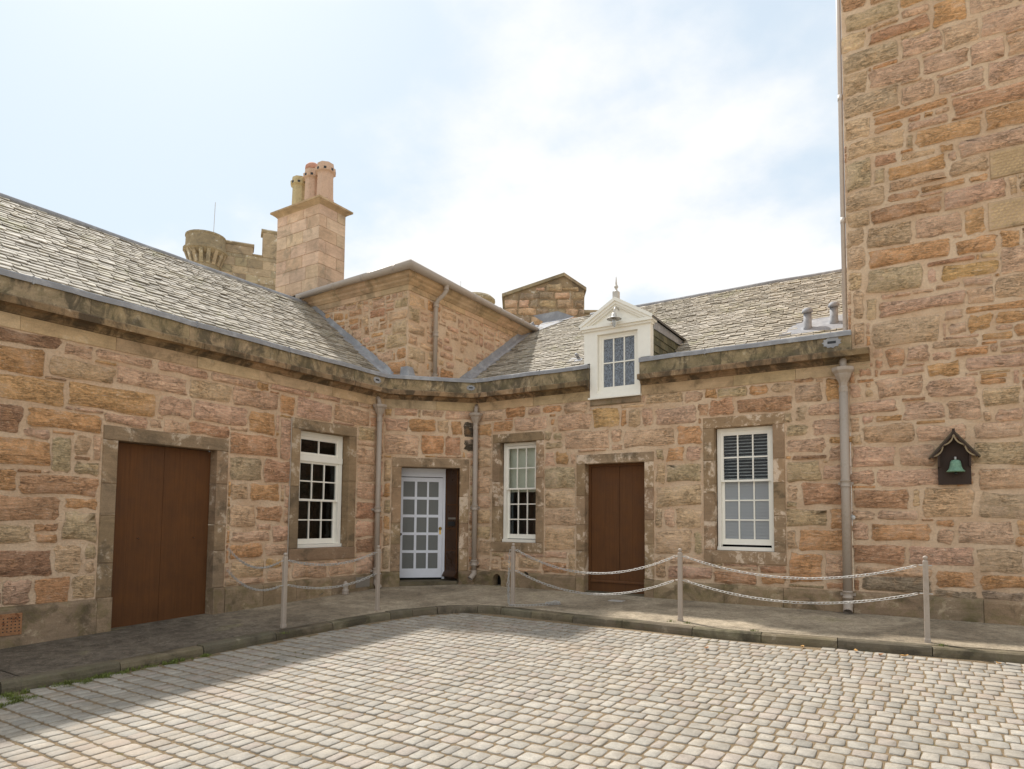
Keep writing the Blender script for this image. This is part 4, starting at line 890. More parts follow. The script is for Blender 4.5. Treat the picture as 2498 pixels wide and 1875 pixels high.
# ------------------------------------------------------------------ right wing
rr = random.Random(21)
RW = thing('stone_wing', 'right stone wing with white dormer, narrow brown door and two sash windows', 'building', (4.3, 0, 0))
W2OP = (1.718, 2.475, 0.805, 2.58); D3OP = (3.414, 4.451, -0.2, 2.133); W3OP = (5.54, 6.366, 0.78, 2.588); DMO = (3.51, 4.40, 3.085, 3.9)
mb = MB(); wall_sheet(mb, WR, D1, 7.35, -0.4, 3.2, [W2OP, D3OP, W3OP, (3.51, 4.40, 3.085, 3.2), (1.56, 1.855, -.4, .28)]); wallR = mb.build('wall', 'mortar', RW)
obs = [[W2OP[0] - .16, W2OP[1] + .15, W2OP[2] - .17, W2OP[3] + .17], [D3OP[0] - .15, D3OP[1] + .16, -1, D3OP[3] + .19], [W3OP[0] - .165, W3OP[1] + .15, W3OP[2] - .18, W3OP[3] + .17], [3.50, 4.41, 3.07, 3.5]]
lim = (D1 + .01, 7.34, 0.31, 3.182)
st = parse(RUB['R']); grow(st, obs, lim); stones(wallR, WR, st + fill(st, obs, lim, rr, codes='pppotrptg'), rr)
surround(wallR, WR, W2OP, .155, .17, rr, 'surround', True, 2, 0.018, None, .17)
surround(wallR, WR, (*D3OP[:2], .30, D3OP[3]), .152, .17, rr, 'surround', False, 3, 0.018, .30)
surround(wallR, WR, W3OP, .158, .17, rr, 'surround', True, 3, 0.018, None, .18)
for a, b in ((D3OP[0] - .152, D3OP[0]), (D3OP[1], D3OP[1] + .152)): dressed('plinth_stone', wallR, WR, a, b, -.4, .298, -.17, .046, 'plinth', rr)
pl = plinth_run(RW, WR, D1, 1.533, -.4, .29, rr, MT, 0); plinth_run(RW, WR, 1.882, D3OP[0] - .155, -.4, .29, rr, 0, 0, pl); plinth_run(RW, WR, D3OP[1] + .155, 7.35, -.4, .30, rr, 0, 0, pl)
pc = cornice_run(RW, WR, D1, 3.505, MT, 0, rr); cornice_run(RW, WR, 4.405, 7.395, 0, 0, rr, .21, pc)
scupper(RW, WR, 7.16, 3.635, .096, 1.25)
mb = MB(); mb.cur = tint(rr, .1); hw, cx_ = .092, 1.7075; o1 = .047; xs = [cx_ - hw + 2 * hw * k / 12 for k in range(13)]; za = [.125 + .12 * math.sqrt(max(0, 1 - ((x - cx_) / hw) ** 2)) for x in xs]
for a0, a1 in ((1.535, cx_ - hw), (cx_ + hw, 1.88)): mb.add([WR.p(a0, -.3, o1), WR.p(a1, -.3, o1), WR.p(a1, .2845, o1), WR.p(a0, .2845, o1)], [(0, 1, 2, 3)])
for k in range(12): mb.add([WR.p(xs[k], za[k], o1), WR.p(xs[k + 1], za[k + 1], o1), WR.p(xs[k + 1], .2845, o1), WR.p(xs[k], .2845, o1), WR.p(xs[k], za[k], -.12), WR.p(xs[k + 1], za[k + 1], -.12)], [(0, 1, 2, 3), (0, 4, 5, 1)])
for x in (xs[0], xs[-1]): mb.add([WR.p(x, -.3, o1), WR.p(x, .125, o1), WR.p(x, .125, -.12), WR.p(x, -.3, -.12)], [(0, 1, 2, 3)])
mb.wbox(WR, 1.535, 1.88, .2845, .30, -.05, .02); da = mb.build('drain_arch', 'plinth', RW); MB().wbox(WR, 1.55, 1.86, -.3, .29, -.16, -.125).build('drain_back', 'dark', da)
# brown door
d3 = MB().wbox(WR, D3OP[0] - .01, D3OP[1] + .01, -.19, 2.15, -.26, -.2).build('door', 'darkbrown', RW)
MB().wbox(WR, D3OP[0], D3OP[0] + .045, -.1, 2.133, -.2, -.13).wbox(WR, D3OP[1] - .045, D3OP[1], -.1, 2.133, -.2, -.13).wbox(WR, D3OP[0] + .045, D3OP[1] - .045, 2.09, 2.133, -.2, -.131).build('door_frame', 'brown', d3)
m3 = (D3OP[0] + D3OP[1]) / 2 + .03
boards(d3, WR, D3OP[0] + .047, m3 - .002, .05, 2.088, -.15, 4, 'brown'); boards(d3, WR, m3 + .002, D3OP[1] - .047, .05, 2.088, -.153, 4, 'brown')
MB().wbox(WR, D3OP[0] + .047, D3OP[1] - .047, .03, .20, -.15, -.138).build('kick_board', 'brown', d3)
mb = MB(); sweep(mb, WR, [(-.14, .19), (-.115, .195), (-.115, .21), (-.14, .235)], D3OP[0] + .047, D3OP[1] - .047); mb.build('weatherboard', 'brown', d3)
dressed('threshold', d3, WR, D3OP[0] + .002, D3OP[1] - .002, -.2, .048, -.2, -.02, 'kerb', rr)
# sash windows
w2 = window(RW, WR, W2OP[0] + .015, W2OP[1] - .01, W2OP[2] + .004, W2OP[3] - .004, -.11, [(1.74, 2.52, 2, -.125, .03, .045, 'glass', 3), (0.87, 1.775, 3, -.17, .08, .03, 'glass', 3)], 3, fw=.05)
room(w2, WR, *W2OP, -.21, 1.4, 'room'); 
for i in range(5): MB().wbox(WR, W2OP[0] + .04, W2OP[1] - .04, 1.70 + i * .165, 1.70 + i * .165 + .1645, -.255 - .003 * (i % 2), -.25).build('blind_fold', 'blind', w2)
MB().wbox(WR, W2OP[0] - .05, W2OP[0] + .12, .7, 1.75, -.30, -.27).build('curtain', 'curtain', w2)
w3 = window(RW, WR, W3OP[0] + .015, W3OP[1] - .01, W3OP[2] + .004, W3OP[3] - .004, -.11, [(1.79, 2.54, 2, -.125, .03, .06, 'glass', 3), (0.865, 1.825, 3, -.17, .085, .03, 'frosted', 3)], 3, fw=.045)
room(w3, WR, *W3OP, -.21, .9, 'dark')
sl_ = MB().wbox(WR, -.36, .36, -.0015, .0015, -.016, .016); slm = None
for i in range(34):
    z = .93 + i * .048; o_ = MB().wbox(WR, W3OP[0] + .05, W3OP[1] - .05, -.001, .001, -.017, .017).build('blind_slat', 'slat', w3) if slm is None else slm.copy()
    if slm is None: slm = o_
    else: COL.objects.link(o_)
    o_.parent = w3; o_.matrix_parent_inverse = Matrix.Identity(4)
    o_.matrix_basis = Matrix.Translation((0, .255, z)) @ Matrix.Rotation(R(24 if z > 1.8 else 38), 4, 'X')
# dormer
FO = .03
mb = MB(); ox0, ox1, oz0, oz1 = 3.645, 4.350, 3.285, 4.262
mb.wbox(WR, 3.515, ox0, 3.19, 3.80, -.14, FO); mb.wbox(WR, ox1, 4.395, 3.19, 3.80, -.14, FO); mb.wbox(WR, ox0, ox1, 3.19, oz0, -.14, FO)
mb.wbox(WR, 3.405, ox0, 3.80, oz1, -.14, FO); mb.wbox(WR, ox1, 4.565, 3.80, oz1, -.14, FO); mb.wbox(WR, 3.405, 4.565, oz1, 4.40, -.14, FO)
mb.wbox(WR, 3.50, 4.41, 3.186, 3.215, -.1, FO + .05)
dm = mb.build('dormer', 'white', RW)
PX0, PX1, PZ, AX, AZ = 3.36, 4.615, 4.40, 3.99, 4.775
mb = MB(); mb.add([WR.p(PX0 + .04, PZ, .02), WR.p(PX1 - .04, PZ, .02), WR.p(AX, AZ - .03, .02)], [(0, 1, 2)])
mb.wbox(WR, PX0, PX1, PZ - .035, PZ + .01, -.14, .10); mb.wbox(WR, PX0 + .03, PX1 - .03, PZ - .07, PZ - .035, -.14, .065); mb.build('pediment', 'white', dm)
for s0 in (0, 1):
    A = Vector((PX0 if s0 == 0 else PX1, 0, PZ)); Bq = Vector((AX, 0, AZ)); d = (Bq - A).normalized(); n2 = Vector((-d.z, 0, d.x)); n2 = n2 if n2.z > 0 else -n2
    for lo, hi, oo in ((-.005, .045, .11), (-.045, -.005, .085), (-.075, -.045, .06)):
        mb = MB(); q = []
        for (b0, b1) in ((A, Bq),):
            pts = [A + n2 * lo, Bq + Vector((0, 0, lo / max(.3, n2.z))), Bq + Vector((0, 0, hi / max(.3, n2.z))), A + n2 * hi]
            mb.add([p + Vector((0, -oo, 0)) for p in pts] + [p + Vector((0, .05, 0)) for p in pts], [(0, 1, 2, 3), (7, 6, 5, 4), (0, 4, 5, 1), (1, 5, 6, 2), (2, 6, 7, 3), (3, 7, 4, 0)])
        mb.build('raking_moulding', 'white', dm)
SLR = .672; ZR0 = 3.344; zrr = lambda y: ZR0 + SLR * y
# dormer roof slopes, cheek boards and cheek slates
for s0, xe in ((0, PX0 - .02), (1, PX1 + .02)):
    ye = (PZ - ZR0) / SLR; yr = (AZ + .03 - ZR0) / SLR; mb = MB(); mb.cur = (.14, .13, .12, .4)
    t = [(xe, -.10, PZ + .03), (AX, -.10, AZ + .05), (AX, yr, AZ + .05), (xe, ye + .05, PZ + .03)]; b = [(x, y, z - .035) for x, y, z in t]
    f = [(0, 1, 2, 3), (7, 6, 5, 4), (0, 4, 5, 1), (1, 5, 6, 2), (2, 6, 7, 3), (3, 7, 4, 0)]; mb.add(t + b, f); mb.build('dormer_slope', 'slate', dm)
    x = 3.41 if s0 == 0 else 4.56; o_ = -1 if s0 == 0 else 1
    mb = MB(); mb.cur = (.12, .12, .1, .4); yb_ = (4.36 - ZR0) / SLR; mb.add([(x - .01 * o_, 0, 3.34), (x - .01 * o_, yb_, 4.36), (x - .01 * o_, 0, 4.36)], [(0, 1, 2)]); mb.build('cheek', 'slate', dm)
    if s0: MB().add([(x + .012, .10, 4.40), (x + .012, 1.60, 4.40), (x + .012, 1.50, 4.29), (x + .012, .10, 4.26), (x + .03, .10, 4.40), (x + .03, 1.60, 4.40), (x + .03, 1.50, 4.29), (x + .03, .10, 4.26)], [(0, 1, 2, 3), (7, 6, 5, 4), (0, 4, 5, 1), (1, 5, 6, 2), (2, 6, 7, 3), (3, 7, 4, 0)]).build('cheek_board', 'lead', dm)
    z = 3.40; k = 0
    while z < 4.25:
        y = .11 - (.1 if k % 2 else 0)
        while zrr(y) < z + .05:
            w = rr.uniform(.17, .24); y1 = min(y + w, (z + .10 - ZR0) / SLR)
            if y1 - max(.11, y) > .03:
                mb = MB(); mb.cur = tuple(lin(v) * .8 for v in rr.choice([(110, 108, 86), (96, 94, 74), (122, 116, 92)])) + (rr.random(),)
                y0 = max(.11, y); xs = [x, x + o_ * .022]; mb.hexa([(xs[0], y0, z), (xs[1], y0, z), (xs[1], y1 - .004, z), (xs[0], y1 - .004, z), (xs[0], y0, z + .15), (x + o_ * .006, y0, z + .15), (x + o_ * .006, y1 - .004, z + .15), (xs[0], y1 - .004, z + .15)]); mb.build('cheek_slate', 'slate', dm)
            y += w
        z += .125; k += 1
MB().box(AX - .045, AX + .045, -.09, .0, AZ + .02, AZ + .15).lathe([(.045, .15), (.03, .165), (.018, .18), (.022, .21), (.035, .225), (.03, .25), (.018, .262), (.014, .30), (.004, .40)], (AX, -.045, AZ), 10).build('finial', 'greywhite', dm)
dw = window(RW, WR, ox0 + .004, ox1 - .004, oz0 + .002, oz1 - .002, -.03, [(3.335, 4.23, 2, -.04, .055, .04, 'painted_sky_glass', 3)], 3, fw=.035, sillh=.04)
room(dw, WR, ox0, ox1, oz0, oz1, -.145, .7, 'dark', .0)
dressed('sill', wallR, WR, 3.512, 4.398, 3.087, 3.184, -.12, .03, 'plinth', rr)
# roof
E = (0.3, 0.04, zrr(.04)); slr = math.hypot(3.91, 3.91 * SLR)
rfR, e_, u_, s_, n_ = roof_plane(RW, 'roof', E, (1, 0, 0), (0, 1, SLR), 7.05, slr, 3.9, 2.6)
def skipR(c):
    if 3.42 < c.x < 4.56 and c.y < 2.10 - abs(c.x - AX) * .85: return True
    if 6.42 < c.x and 1.18 < c.y < 1.68 and c.x > 6.42 - (c.y - 1.18) * .4: return True
    return c.x < XB + .14
slates(rfR, e_, u_, s_, n_, 7.05, slr, rr, skipR)
ridge(RW, (1.6, 3.95, zrr(3.95) + .02), (7.36, 3.95, zrr(3.95) + .02), rr)
flash(RW, (XB, .35, zrr(.35)), (XB, 3.75, zrr(3.75)), (1, 0, 0), rr)
MB().add([(XB + .1, 3.2, zrr(3.2) + .05), (XB + .5, 3.55, zrr(3.55) + .05), (XB + .95, 4.0, zrr(3.95) + .07), (XB + .1, 4.0, zrr(3.95) + .07), (XB + .5, 4.0, zrr(3.95) + .28), (XB - .2, 4.0, zrr(3.95) + .28)], [(0, 1, 2, 3), (3, 2, 4, 5)]).build('lead_saddle', 'lead', RW)
# lead slate and two vent pipes, a small tube vent by the dormer
P = lambda x, y, h=.0: Vector((x, y, zrr(y))) + Vector((0, -.558, .83)) * h
pts = [(6.25, 1.20), (6.8, 1.17), (7.345, 1.16), (7.345, 1.74), (6.9, 1.70), (6.48, 1.66)]
mb = MB(); mb.add([P(x, y, .03) for x, y in pts] + [P(x, y, -.02) for x, y in pts], [tuple(range(6))] + [(i + 6, (i + 1) % 6 + 6, (i + 1) % 6, i) for i in range(6)]); lp = mb.build('lead_patch', 'lead', RW)
for x, y in ((6.66, 1.33), (7.03, 1.42)):
    b = P(x, y, .0); vent = MB().lathe([(.075, -.05), (.068, .05), (.06, .08), (.06, .30)], b, 12).build('roof_vent', 'lead', RW, True)
    mb = MB(); 
    for i, (r, h) in enumerate(((.082, -.03), (.086, -.005), (.07, .03), (.04, .05), (.005, .055))):
        for j in range(12): th = j * math.pi / 6; mb.add([b + Vector((r * math.cos(th), r * math.sin(th) * 1.15, .31 + h - .35 * r * math.sin(th) * -1 * .6))], [])
    mb.f = [(i * 12 + j, i * 12 + (j + 1) % 12, (i + 1) * 12 + (j + 1) % 12, (i + 1) * 12 + j) for i in range(4) for j in range(12)] + [tuple(range(11, -1, -1))]
    mb.build('vent_hood', 'lead', vent, True)
b = P(2.55, 1.45, .03); MB().tube([b, b + Vector((0, -.09, .05))], .03, 8).build('roof_vent', 'lead', RW, True)
mb = MB(); mb.add([P(2.4, 1.28, .03), P(2.7, 1.28, .03), P(2.7, 1.5, .03), P(2.4, 1.5, .03)], [(0, 1, 2, 3)]); mb.build('lead_patch', 'lead', RW)

# ------------------------------------------------------------------ tower
rt = random.Random(33)
TW = thing('tower', 'tall rubble stone tower at the right edge with bell shelter on it', 'tower', (9.0, 0, 0))
mb = MB(); wall_sheet(mb, WR, 7.352, 11.0, -.4, 12.0, []); mb.add([(7.352, 0, -.4), (7.352, 5, -.4), (7.352, 5, 12), (7.352, 0, 12), (11, 0, -.4), (11, 5, -.4), (11, 5, 12), (11, 0, 12)], [(1, 0, 3, 2), (4, 5, 6, 7), (3, 7, 6, 2), (5, 1, 2, 6)]); wallT = mb.build('wall', 'mortar', TW)
DR = [[8.93, 9.62, 4.80, 5.16, 'w'], [8.965, 9.62, 5.45, 5.80, 'w']]
obs = [[7.3, 7.62, 3.33, 3.54]] + DR; lim = (7.356, 9.9, .31, 9.2)
st = parse(RUB['T']); st = [s for s in st if not any(overlap(s, d, 0) and s[0] > 8.8 for d in DR)]; grow(st, obs, lim); stones(wallT, WR, st + fill(st, obs, lim, rt, codes='pppotrop'), rt)
for d in DR:
    dressed('droved_block', wallT, WR, d[0], d[1], d[2], d[3], -.02, .016, 'frieze', rt, .01)
    mb = MB(); mb.cur = (.50, .50, .47, rt.random())
    for j in range(8):
        n = 11
        for i in range(n):
            a = d[0] + .03 + (d[1] - d[0] - .06) * (i + (.5 if j % 2 else 0)) / n; z = d[2] + .03 + j * (d[3] - d[2] - .06) / 8
            mb.hexa([WR.p(a + x, z + zz + x * .25, o_) for zz in (0, .022) for x, o_ in ((0, .021), (.036, .021), (.036, .012), (0, .012))])
    mb.build('droving', 'frieze', wallT, False, 'stuff')
plinth_run(TW, WR, 7.353, 11.0, -.4, .30, rt)

# ------------------------------------------------------------------ buildings behind
rb = random.Random(6)
TU = thing('castle_turret', 'lichened round corbelled turret on the castle wall behind the left roof', 'turret', (-13.85, 3.9, 6))
c = (-13.85, 3.9, 0); mb = MB(); mb.cur = (.40, .40, .39, .3)
mb.lathe([(.50, 6), (.50, 10.62), (.60, 10.66), (.70, 10.74), (.745, 10.78), (.745, 10.86), (.675, 10.90), (.665, 11.30), (.69, 11.32), (.68, 11.38), (.55, 11.43)], c, 24).build('drum', 'castle', TU)
dr = TU.children[0]
for k in range(16):
    th = 2 * math.pi * k / 16; d = Vector((math.cos(th), math.sin(th), 0)); t = Vector((-d.y, d.x, 0)); mb = MB(); mb.cur = tint(rb); q = Vector(c)
    mb.hexa([q + d * a + t * s0 + Vector((0, 0, z)) for z, r1 in ((10.28, .53), (10.76, .71)) for a, s0 in ((r1, -.06), (r1, .06), (.45, .06), (.45, -.06))]); mb.build('corbel', 'castle', dr)
    th += math.pi / 16; d = Vector((math.cos(th), math.sin(th), 0)); t = Vector((-d.y, d.x, 0))
MB().tube([(-13.72, 4.1, 11.35), (-13.70, 4.12, 12.75)], .012, 5).build('lightning_rod', 'galv', TU)
CW = thing('castle_battlement', 'weathered crenellated castle wall between the turret and the chimney', 'wall', (-12.8, 5.3, 6))
Wc = Wall((-13.5, 4.45, 0), (0.56, 0.83, 0)); 
body = MB(); body.cur = (.45, .43, .4, .5); body = body.wbox(Wc, -.2, 2.6, 6, 10.98, -.5, 0).build('wall', 'castle', CW)
for a0, a1, z0, z1 in ((-.15, .95, 10.98, 11.30), (1.28, 2.6, 10.98, 11.95)):
    o_ = dressed('merlon', CW, Wc, a0, a1, z0, z1, -.5, .004, 'castle', rb, .02); dressed('coping', o_, Wc, a0 - .06, a1 + .04, z1, z1 + .12, -.56, .06, 'castle', rb, .05)
dressed('coping', body, Wc, .95, 1.28, 10.98, 11.05, -.5, .05, 'castle', rb, .03)
z = 9.0
while z < 10.9:
    a = -.2 - rb.uniform(0, .4); z2 = min(z + rb.uniform(.26, .36), 10.97)
    while a < 2.6:
        a2 = a + rb.uniform(.4, .8); dressed('ashlar_block', body, Wc, max(a, -.2) + .006, min(a2, 2.6) - .006, z + .006, z2 - .006, -.02, rb.uniform(.006, .016), 'castle', rb, .008, .25); a = a2
    z = z2
MS = thing('stone_gable', 'weathered stone gable head with sloping coping behind the right roof', 'gable', (-1.0, 5.7, 5.5))
WA = Wall((-0.24, 6.07, 0), (0.847, 0.532, 0)); GL = [(-1.66, 7.40), (-.01, 7.985), (.56, 7.60)]
def ztop(a): return GL[0][1] + (GL[1][1] - GL[0][1]) * (a - GL[0][0]) / (GL[1][0] - GL[0][0]) if a < GL[1][0] else GL[1][1] + (GL[2][1] - GL[1][1]) * (a - GL[1][0]) / (GL[2][0] - GL[1][0])
mb = MB(); mb.cur = (.42, .40, .38, .6); f = [(-1.66, 5.4), (.56, 5.4), (.56, 7.60), (-.01, 7.985), (-1.66, 7.40)]; n = 5
mb.add([WA.p(a, z, 0) for a, z in f] + [WA.p(a, z, -1.1) for a, z in f], [(0, 1, 2, 3, 4), (9, 8, 7, 6, 5)] + [(i, 5 + i, 5 + (i + 1) % 5, (i + 1) % 5) for i in range(5)]); body = mb.build('wall', 'castle', MS)
z = 6.3
while z < 7.8:
    z2 = z + rb.uniform(.2, .32); a = -1.66
    while a < .54:
        a2 = min(a + rb.uniform(.25, .6), .56); a2 = .56 if .56 - a2 < .1 else a2
        if min(ztop(a), ztop(a2)) > z + .08:
            zt = min(z2 - .008, ztop(a) - .03, ztop(a2) - .03); mb = MB(); stone_into(mb, WA, a + .004, a2 - .004, z + .004, zt, rb.choice('ttkgp'), rb, 1.0, rb.uniform(.02, .05)); mb.build('stone', 'rubble', body, True)
        a = a2
    z = z2
for (a0, z0), (a1, z1), e0, e1 in ((GL[0], GL[1], -.07, 0), (GL[1], GL[2], 0, .05)):
    sl0 = (z1 - z0) / (a1 - a0); mb = MB(); mb.cur = tint(rb, .1); q = [(a0 + e0, z0 + e0 * sl0 + .002), (a1 + e1, z1 + e1 * sl0 + .002), (a1 + e1, z1 + e1 * sl0 + .09), (a0 + e0, z0 + e0 * sl0 + .09)]
    mb.add([WA.p(a, z, .07) for a, z in q] + [WA.p(a, z, -1.15) for a, z in q], [(0, 1, 2, 3), (7, 6, 5, 4), (0, 4, 5, 1), (1, 5, 6, 2), (2, 6, 7, 3), (3, 7, 4, 0)]); mb.build('coping', 'castle', MS)
mb = MB(); mb.cur = tint(rb); mb.wbox(WA, .565, 1.3, 5.4, 6.98, -.9, -.1).wbox(WA, .565, 1.34, 6.98, 7.06, -.95, -.05).build('lower_wall', 'castle', MS)
T2 = thing('castle_turret', 'distant round turret top just showing over the corner gutter', 'turret', (-9.4, 14.5, 6))
mb = MB(); mb.cur = (.42, .42, .4, .5); mb.lathe([(.8, 6), (.8, 11.2), (.9, 11.25), (.9, 11.35), (.75, 11.48), (.1, 11.5)], (-9.35, 14.45, 0), 24).build('drum', 'castle', T2); MB().tube([(-9.93, 14.05, 11.2), (-9.93, 14.05, 12.25)], .012, 5).build('lightning_rod', 'galv', T2)

# ------------------------------------------------------------------ pipes
def hopper(root, x, y, z, out, s=1.0, turn=0.0):
    n = 8; o = Vector(out)
    prof = [(.042, -.30), (.052, -.29), (.052, -.24), (.045, -.22), (.05, -.18), (.085, -.11), (.095, -.085), (.095, -.075), (.125, -.04), (.128, 0), (.10, .002), (.09, -.03)]
    return MB().lathe([(r * s, h * s) for r, h in prof], (x, y, z), n).build('hopper_head', 'cast', root)
def collar(pipe, x, y, z, r=.058):
    return MB().lathe([(r, -.05), (r * 1.12, -.045), (r * 1.12, -.03), (r, -.025), (r, .025), (r * 1.12, .03), (r * 1.12, .045), (r, .05)], (x, y, z), 12).build('collar', 'cast', pipe, True)
def downpipe(label, x, y, out, ztop, zbot, collars, shoe, hop=True, r=.046, s=1.0, offx=0.0):
    o = Vector(out).normalized(); d = thing('downpipe', label, 'pipe', (x, y, zbot), 'downpipes on the courtyard walls')
    path = [(x, y, ztop - .25 * s), (x, y, zbot + .10)]
    pp = MB().tube(path, r, 12).build('pipe', 'cast', d, True)
    sp = Vector(shoe); p0 = Vector((x, y, zbot + .13)); MB().tube([p0, p0 - Vector((0, 0, .06)), p0 + sp * .04 - Vector((0, 0, .10)), p0 + sp * .10 - Vector((0, 0, .15))], r * 1.05, 12, False).build('shoe', 'cast', d, True)
    q = p0 + sp * .098 - Vector((0, 0, .148)); dd = (sp * .06 - Vector((0, 0, .05))).normalized()
    MB().lathe([(r * .95, 0), (.001, .001)], (0, 0, 0), 12).build('pipe_mouth', 'black', d).matrix_local = Matrix.Translation(q - Vector(d.location) + Vector(d.location)) @ dd.to_track_quat('Z', 'Y').to_matrix().to_4x4()
    if hop:
        hopper(d, x, y, ztop, out, s); w = Vector((x, y, ztop)) - o * .09
        MB().tube([w + Vector((0, 0, .16)), Vector((x, y, ztop)) - o * .03 + Vector((0, 0, .10)), Vector((x, y, ztop)) + Vector((0, 0, -.03))], .038 * s, 10).build('spout', 'cast', d, True)
    for z in collars:
        collar(d, x, y, z); e = MB()
        t = o.cross(Vector((0, 0, 1))); b = Vector((x, y, z)) - o * .05
        e.hexa([b + t * a + o * k + Vector((0, 0, zz)) for zz in (-.018, .018) for a, k in ((-.09, .012), (.09, .012), (.09, -.03), (-.09, -.03))]).build('bracket', 'cast', d)
    return d
downpipe('taupe downpipe with hopper head between left window and chamfered entrance', 0.085, -1.375, (1, 0, 0), 3.20, 0.02, (.30, 1.36), (.6, .35, 0))
downpipe('taupe downpipe in the inner corner right of the glazed door', 1.235, -0.085, (.4, -.9, 0), 3.14, 0.16, (.42, 1.42), (-.25, -.8, 0))
downpipe('tall taupe downpipe between the right sash window and the tower', 7.29, -0.10, (0, -1, 0), 3.27, 0.06, (.26, 1.72), (.05, -.9, 0), True, .055, 1.12)
dp = thing('downpipe', 'swan necked rainwater pipe on the corner block under its gutter', 'pipe', (XB + .1, -.11, 3.72), 'downpipes on the courtyard walls')
MB().tube([(XB + .24, -.0, 5.74), (XB + .24, -.0, 5.60), (XB + .20, -.03, 5.52), (XB + .12, -.09, 5.42), (XB + .085, -.11, 5.33), (XB + .085, -.11, 3.70)], .042, 10).build('pipe', 'cast', dp, True)
for z in (5.32, 4.75, 3.92): collar(dp, XB + .085, -.11, z, .052)
collar(dp, XB + .24, 0, 5.66, .05)
dp = thing('downpipe', 'slim pale pipe running up the left edge of the tower', 'pipe', (7.31, .06, 3.78), 'downpipes on the courtyard walls')
MB().tube([(7.315, .05, 3.72), (7.315, .05, 12)], .030, 10).build('pipe', 'palepipe', dp, True)
for z in (5.35, 7.1): MB().tube([(7.315, .05, z - .04), (7.315, .05, z + .04)], .034, 10).build('collar', 'palepipe', dp, True)

MB().lathe([(.001, .012), (.03, .012), (.034, .006), (.034, 0)], (0, 0, 0), 14).build('metal_disc', 'galv', RW, True).matrix_local = Matrix.Translation(WR.p(3.06, 1.27, .014)) @ Matrix.Rotation(R(90), 4, 'X')
MB().tube([(.018, -3.198, .40), (.018, -3.196, 1.5), (.018, -3.194, 2.72)], .009, 6).build('cable', 'cast', LW)
# ------------------------------------------------------------------ wall lamp, bell
lm = thing('wall_lamp', 'galvanised swan neck lamp on the white dormer pediment', 'lamp', (4.03, -.05, 4.55))
y0 = -.025
MB().lathe([(.05, 0), (.05, .02), (.02, .03)], (0, 0, 0), 12).build('back_plate', 'galv', lm, True).matrix_local = Matrix.Translation((4.035, y0, 4.615)) @ Matrix.Rotation(R(90), 4, 'X')
MB().tube([(4.035, y0 - .02, 4.615), (4.03, y0 - .08, 4.64), (4.02, y0 - .13, 4.63), (4.015, y0 - .155, 4.58), (4.015, y0 - .16, 4.53)], .012, 8).build('arm', 'galv', lm, True)
MB().lathe([(.012, .09), (.035, .075), (.045, .03), (.05, .012), (.115, -.012), (.12, -.02), (.045, -.004), (.03, .0)], (4.015, y0 - .16, 4.45), 16).build('lamp_shade', 'galv', lm, True)
MB().lathe([(.038, 0), (.042, -.05), (.036, -.11), (.012, -.135)], (4.015, y0 - .16, 4.44), 12).build('lamp_glass', 'frosted', lm, True)

bs = thing('bell_shelter', 'small dark gabled timber bell shelter fixed on the tower wall', 'shelter', (8.497, 0, 1.69))
bw0, bw1, bx = 8.326, 8.668, 8.497
mb = MB(); pts = [(bw0, 1.69), (bw1, 1.69), (bw1, 2.06), (bx, 2.27), (bw0, 2.06)]
mb.add([WR.p(a, z, .025) for a, z in pts] + [WR.p(a, z, .05) for a, z in pts], [(5, 6, 7, 8, 9)] + [(i, (i + 1) % 5, 5 + (i + 1) % 5, 5 + i) for i in range(5)]); mb.build('back_board', 'shelter', bs)
for a0, a1 in ((bw0, bw0 + .022), (bw1 - .022, bw1)): MB().wbox(WR, a0, a1, 1.90, 2.07, .05, .16).build('side_board', 'shelter', bs)
MB().wbox(WR, bw0, bw1, 1.68, 1.70, .025, .06).build('bottom_rail', 'shelter', bs)
for s0 in (-1, 1):
    A = Vector((bx + s0 * .255, 0, 2.005)); Bq = Vector((bx, 0, 2.325)); d = (Bq - A).normalized(); n2 = Vector((-d.z * 1, 0, d.x)); n2 = n2 if n2.z > 0 else -n2
    mb = MB(); pts = [A, Bq, Bq + Vector((0, 0, .022)), A + n2 * .016]
    mb.add([p + Vector((0, -.19, 0)) for p in pts] + [p + Vector((0, -.0, 0)) for p in pts], [(0, 1, 2, 3), (7, 6, 5, 4), (0, 4, 5, 1), (1, 5, 6, 2), (2, 6, 7, 3), (3, 7, 4, 0)]); mb.build('roof_board', 'shelter_roof', bs)
    mb = MB(); N_ = 14; top = []; low = []
    for i in range(N_ + 1):
        t = i / N_; p = A.lerp(Bq, .08 + .86 * t); ph = (t * 2) % 1; h = .02 + .035 * abs(math.sin(math.pi * (t * 2))) ** .7; top.append(p - n2 * (h - .016)); low.append(p - n2 * h)
    vs = [q + Vector((0, -.185, 0)) for q in top] + [q + Vector((0, -.185, 0)) for q in low] + [q + Vector((0, -.172, 0)) for q in top] + [q + Vector((0, -.172, 0)) for q in low]; m = N_ + 1
    mb.add(vs, [f for i in range(N_) for f in ((m + i, m + i + 1, i + 1, i), (2 * m + i, 2 * m + i + 1, 3 * m + i + 1, 3 * m + i), (i, i + 1, 2 * m + i + 1, 2 * m + i), (3 * m + i, 3 * m + i + 1, m + i + 1, m + i))]); mb.build('bargeboard', 'barge', bs)
    mb = MB(); pts = [A + d * .02, Bq, Bq + Vector((0, 0, -.03)), A + d * .02 - n2 * .024]; mb.add([p + Vector((0, -.186, 0)) for p in pts] + [p + Vector((0, -.168, 0)) for p in pts], [(0, 1, 2, 3), (7, 6, 5, 4), (0, 4, 5, 1), (1, 5, 6, 2), (2, 6, 7, 3), (3, 7, 4, 0)]); mb.build('verge_board', 'shelter', bs)
MB().wbox(WR, bx - .014, bx + .014, 2.30, 2.36, .0, .195).build('ridge_cap', 'shelter', bs)
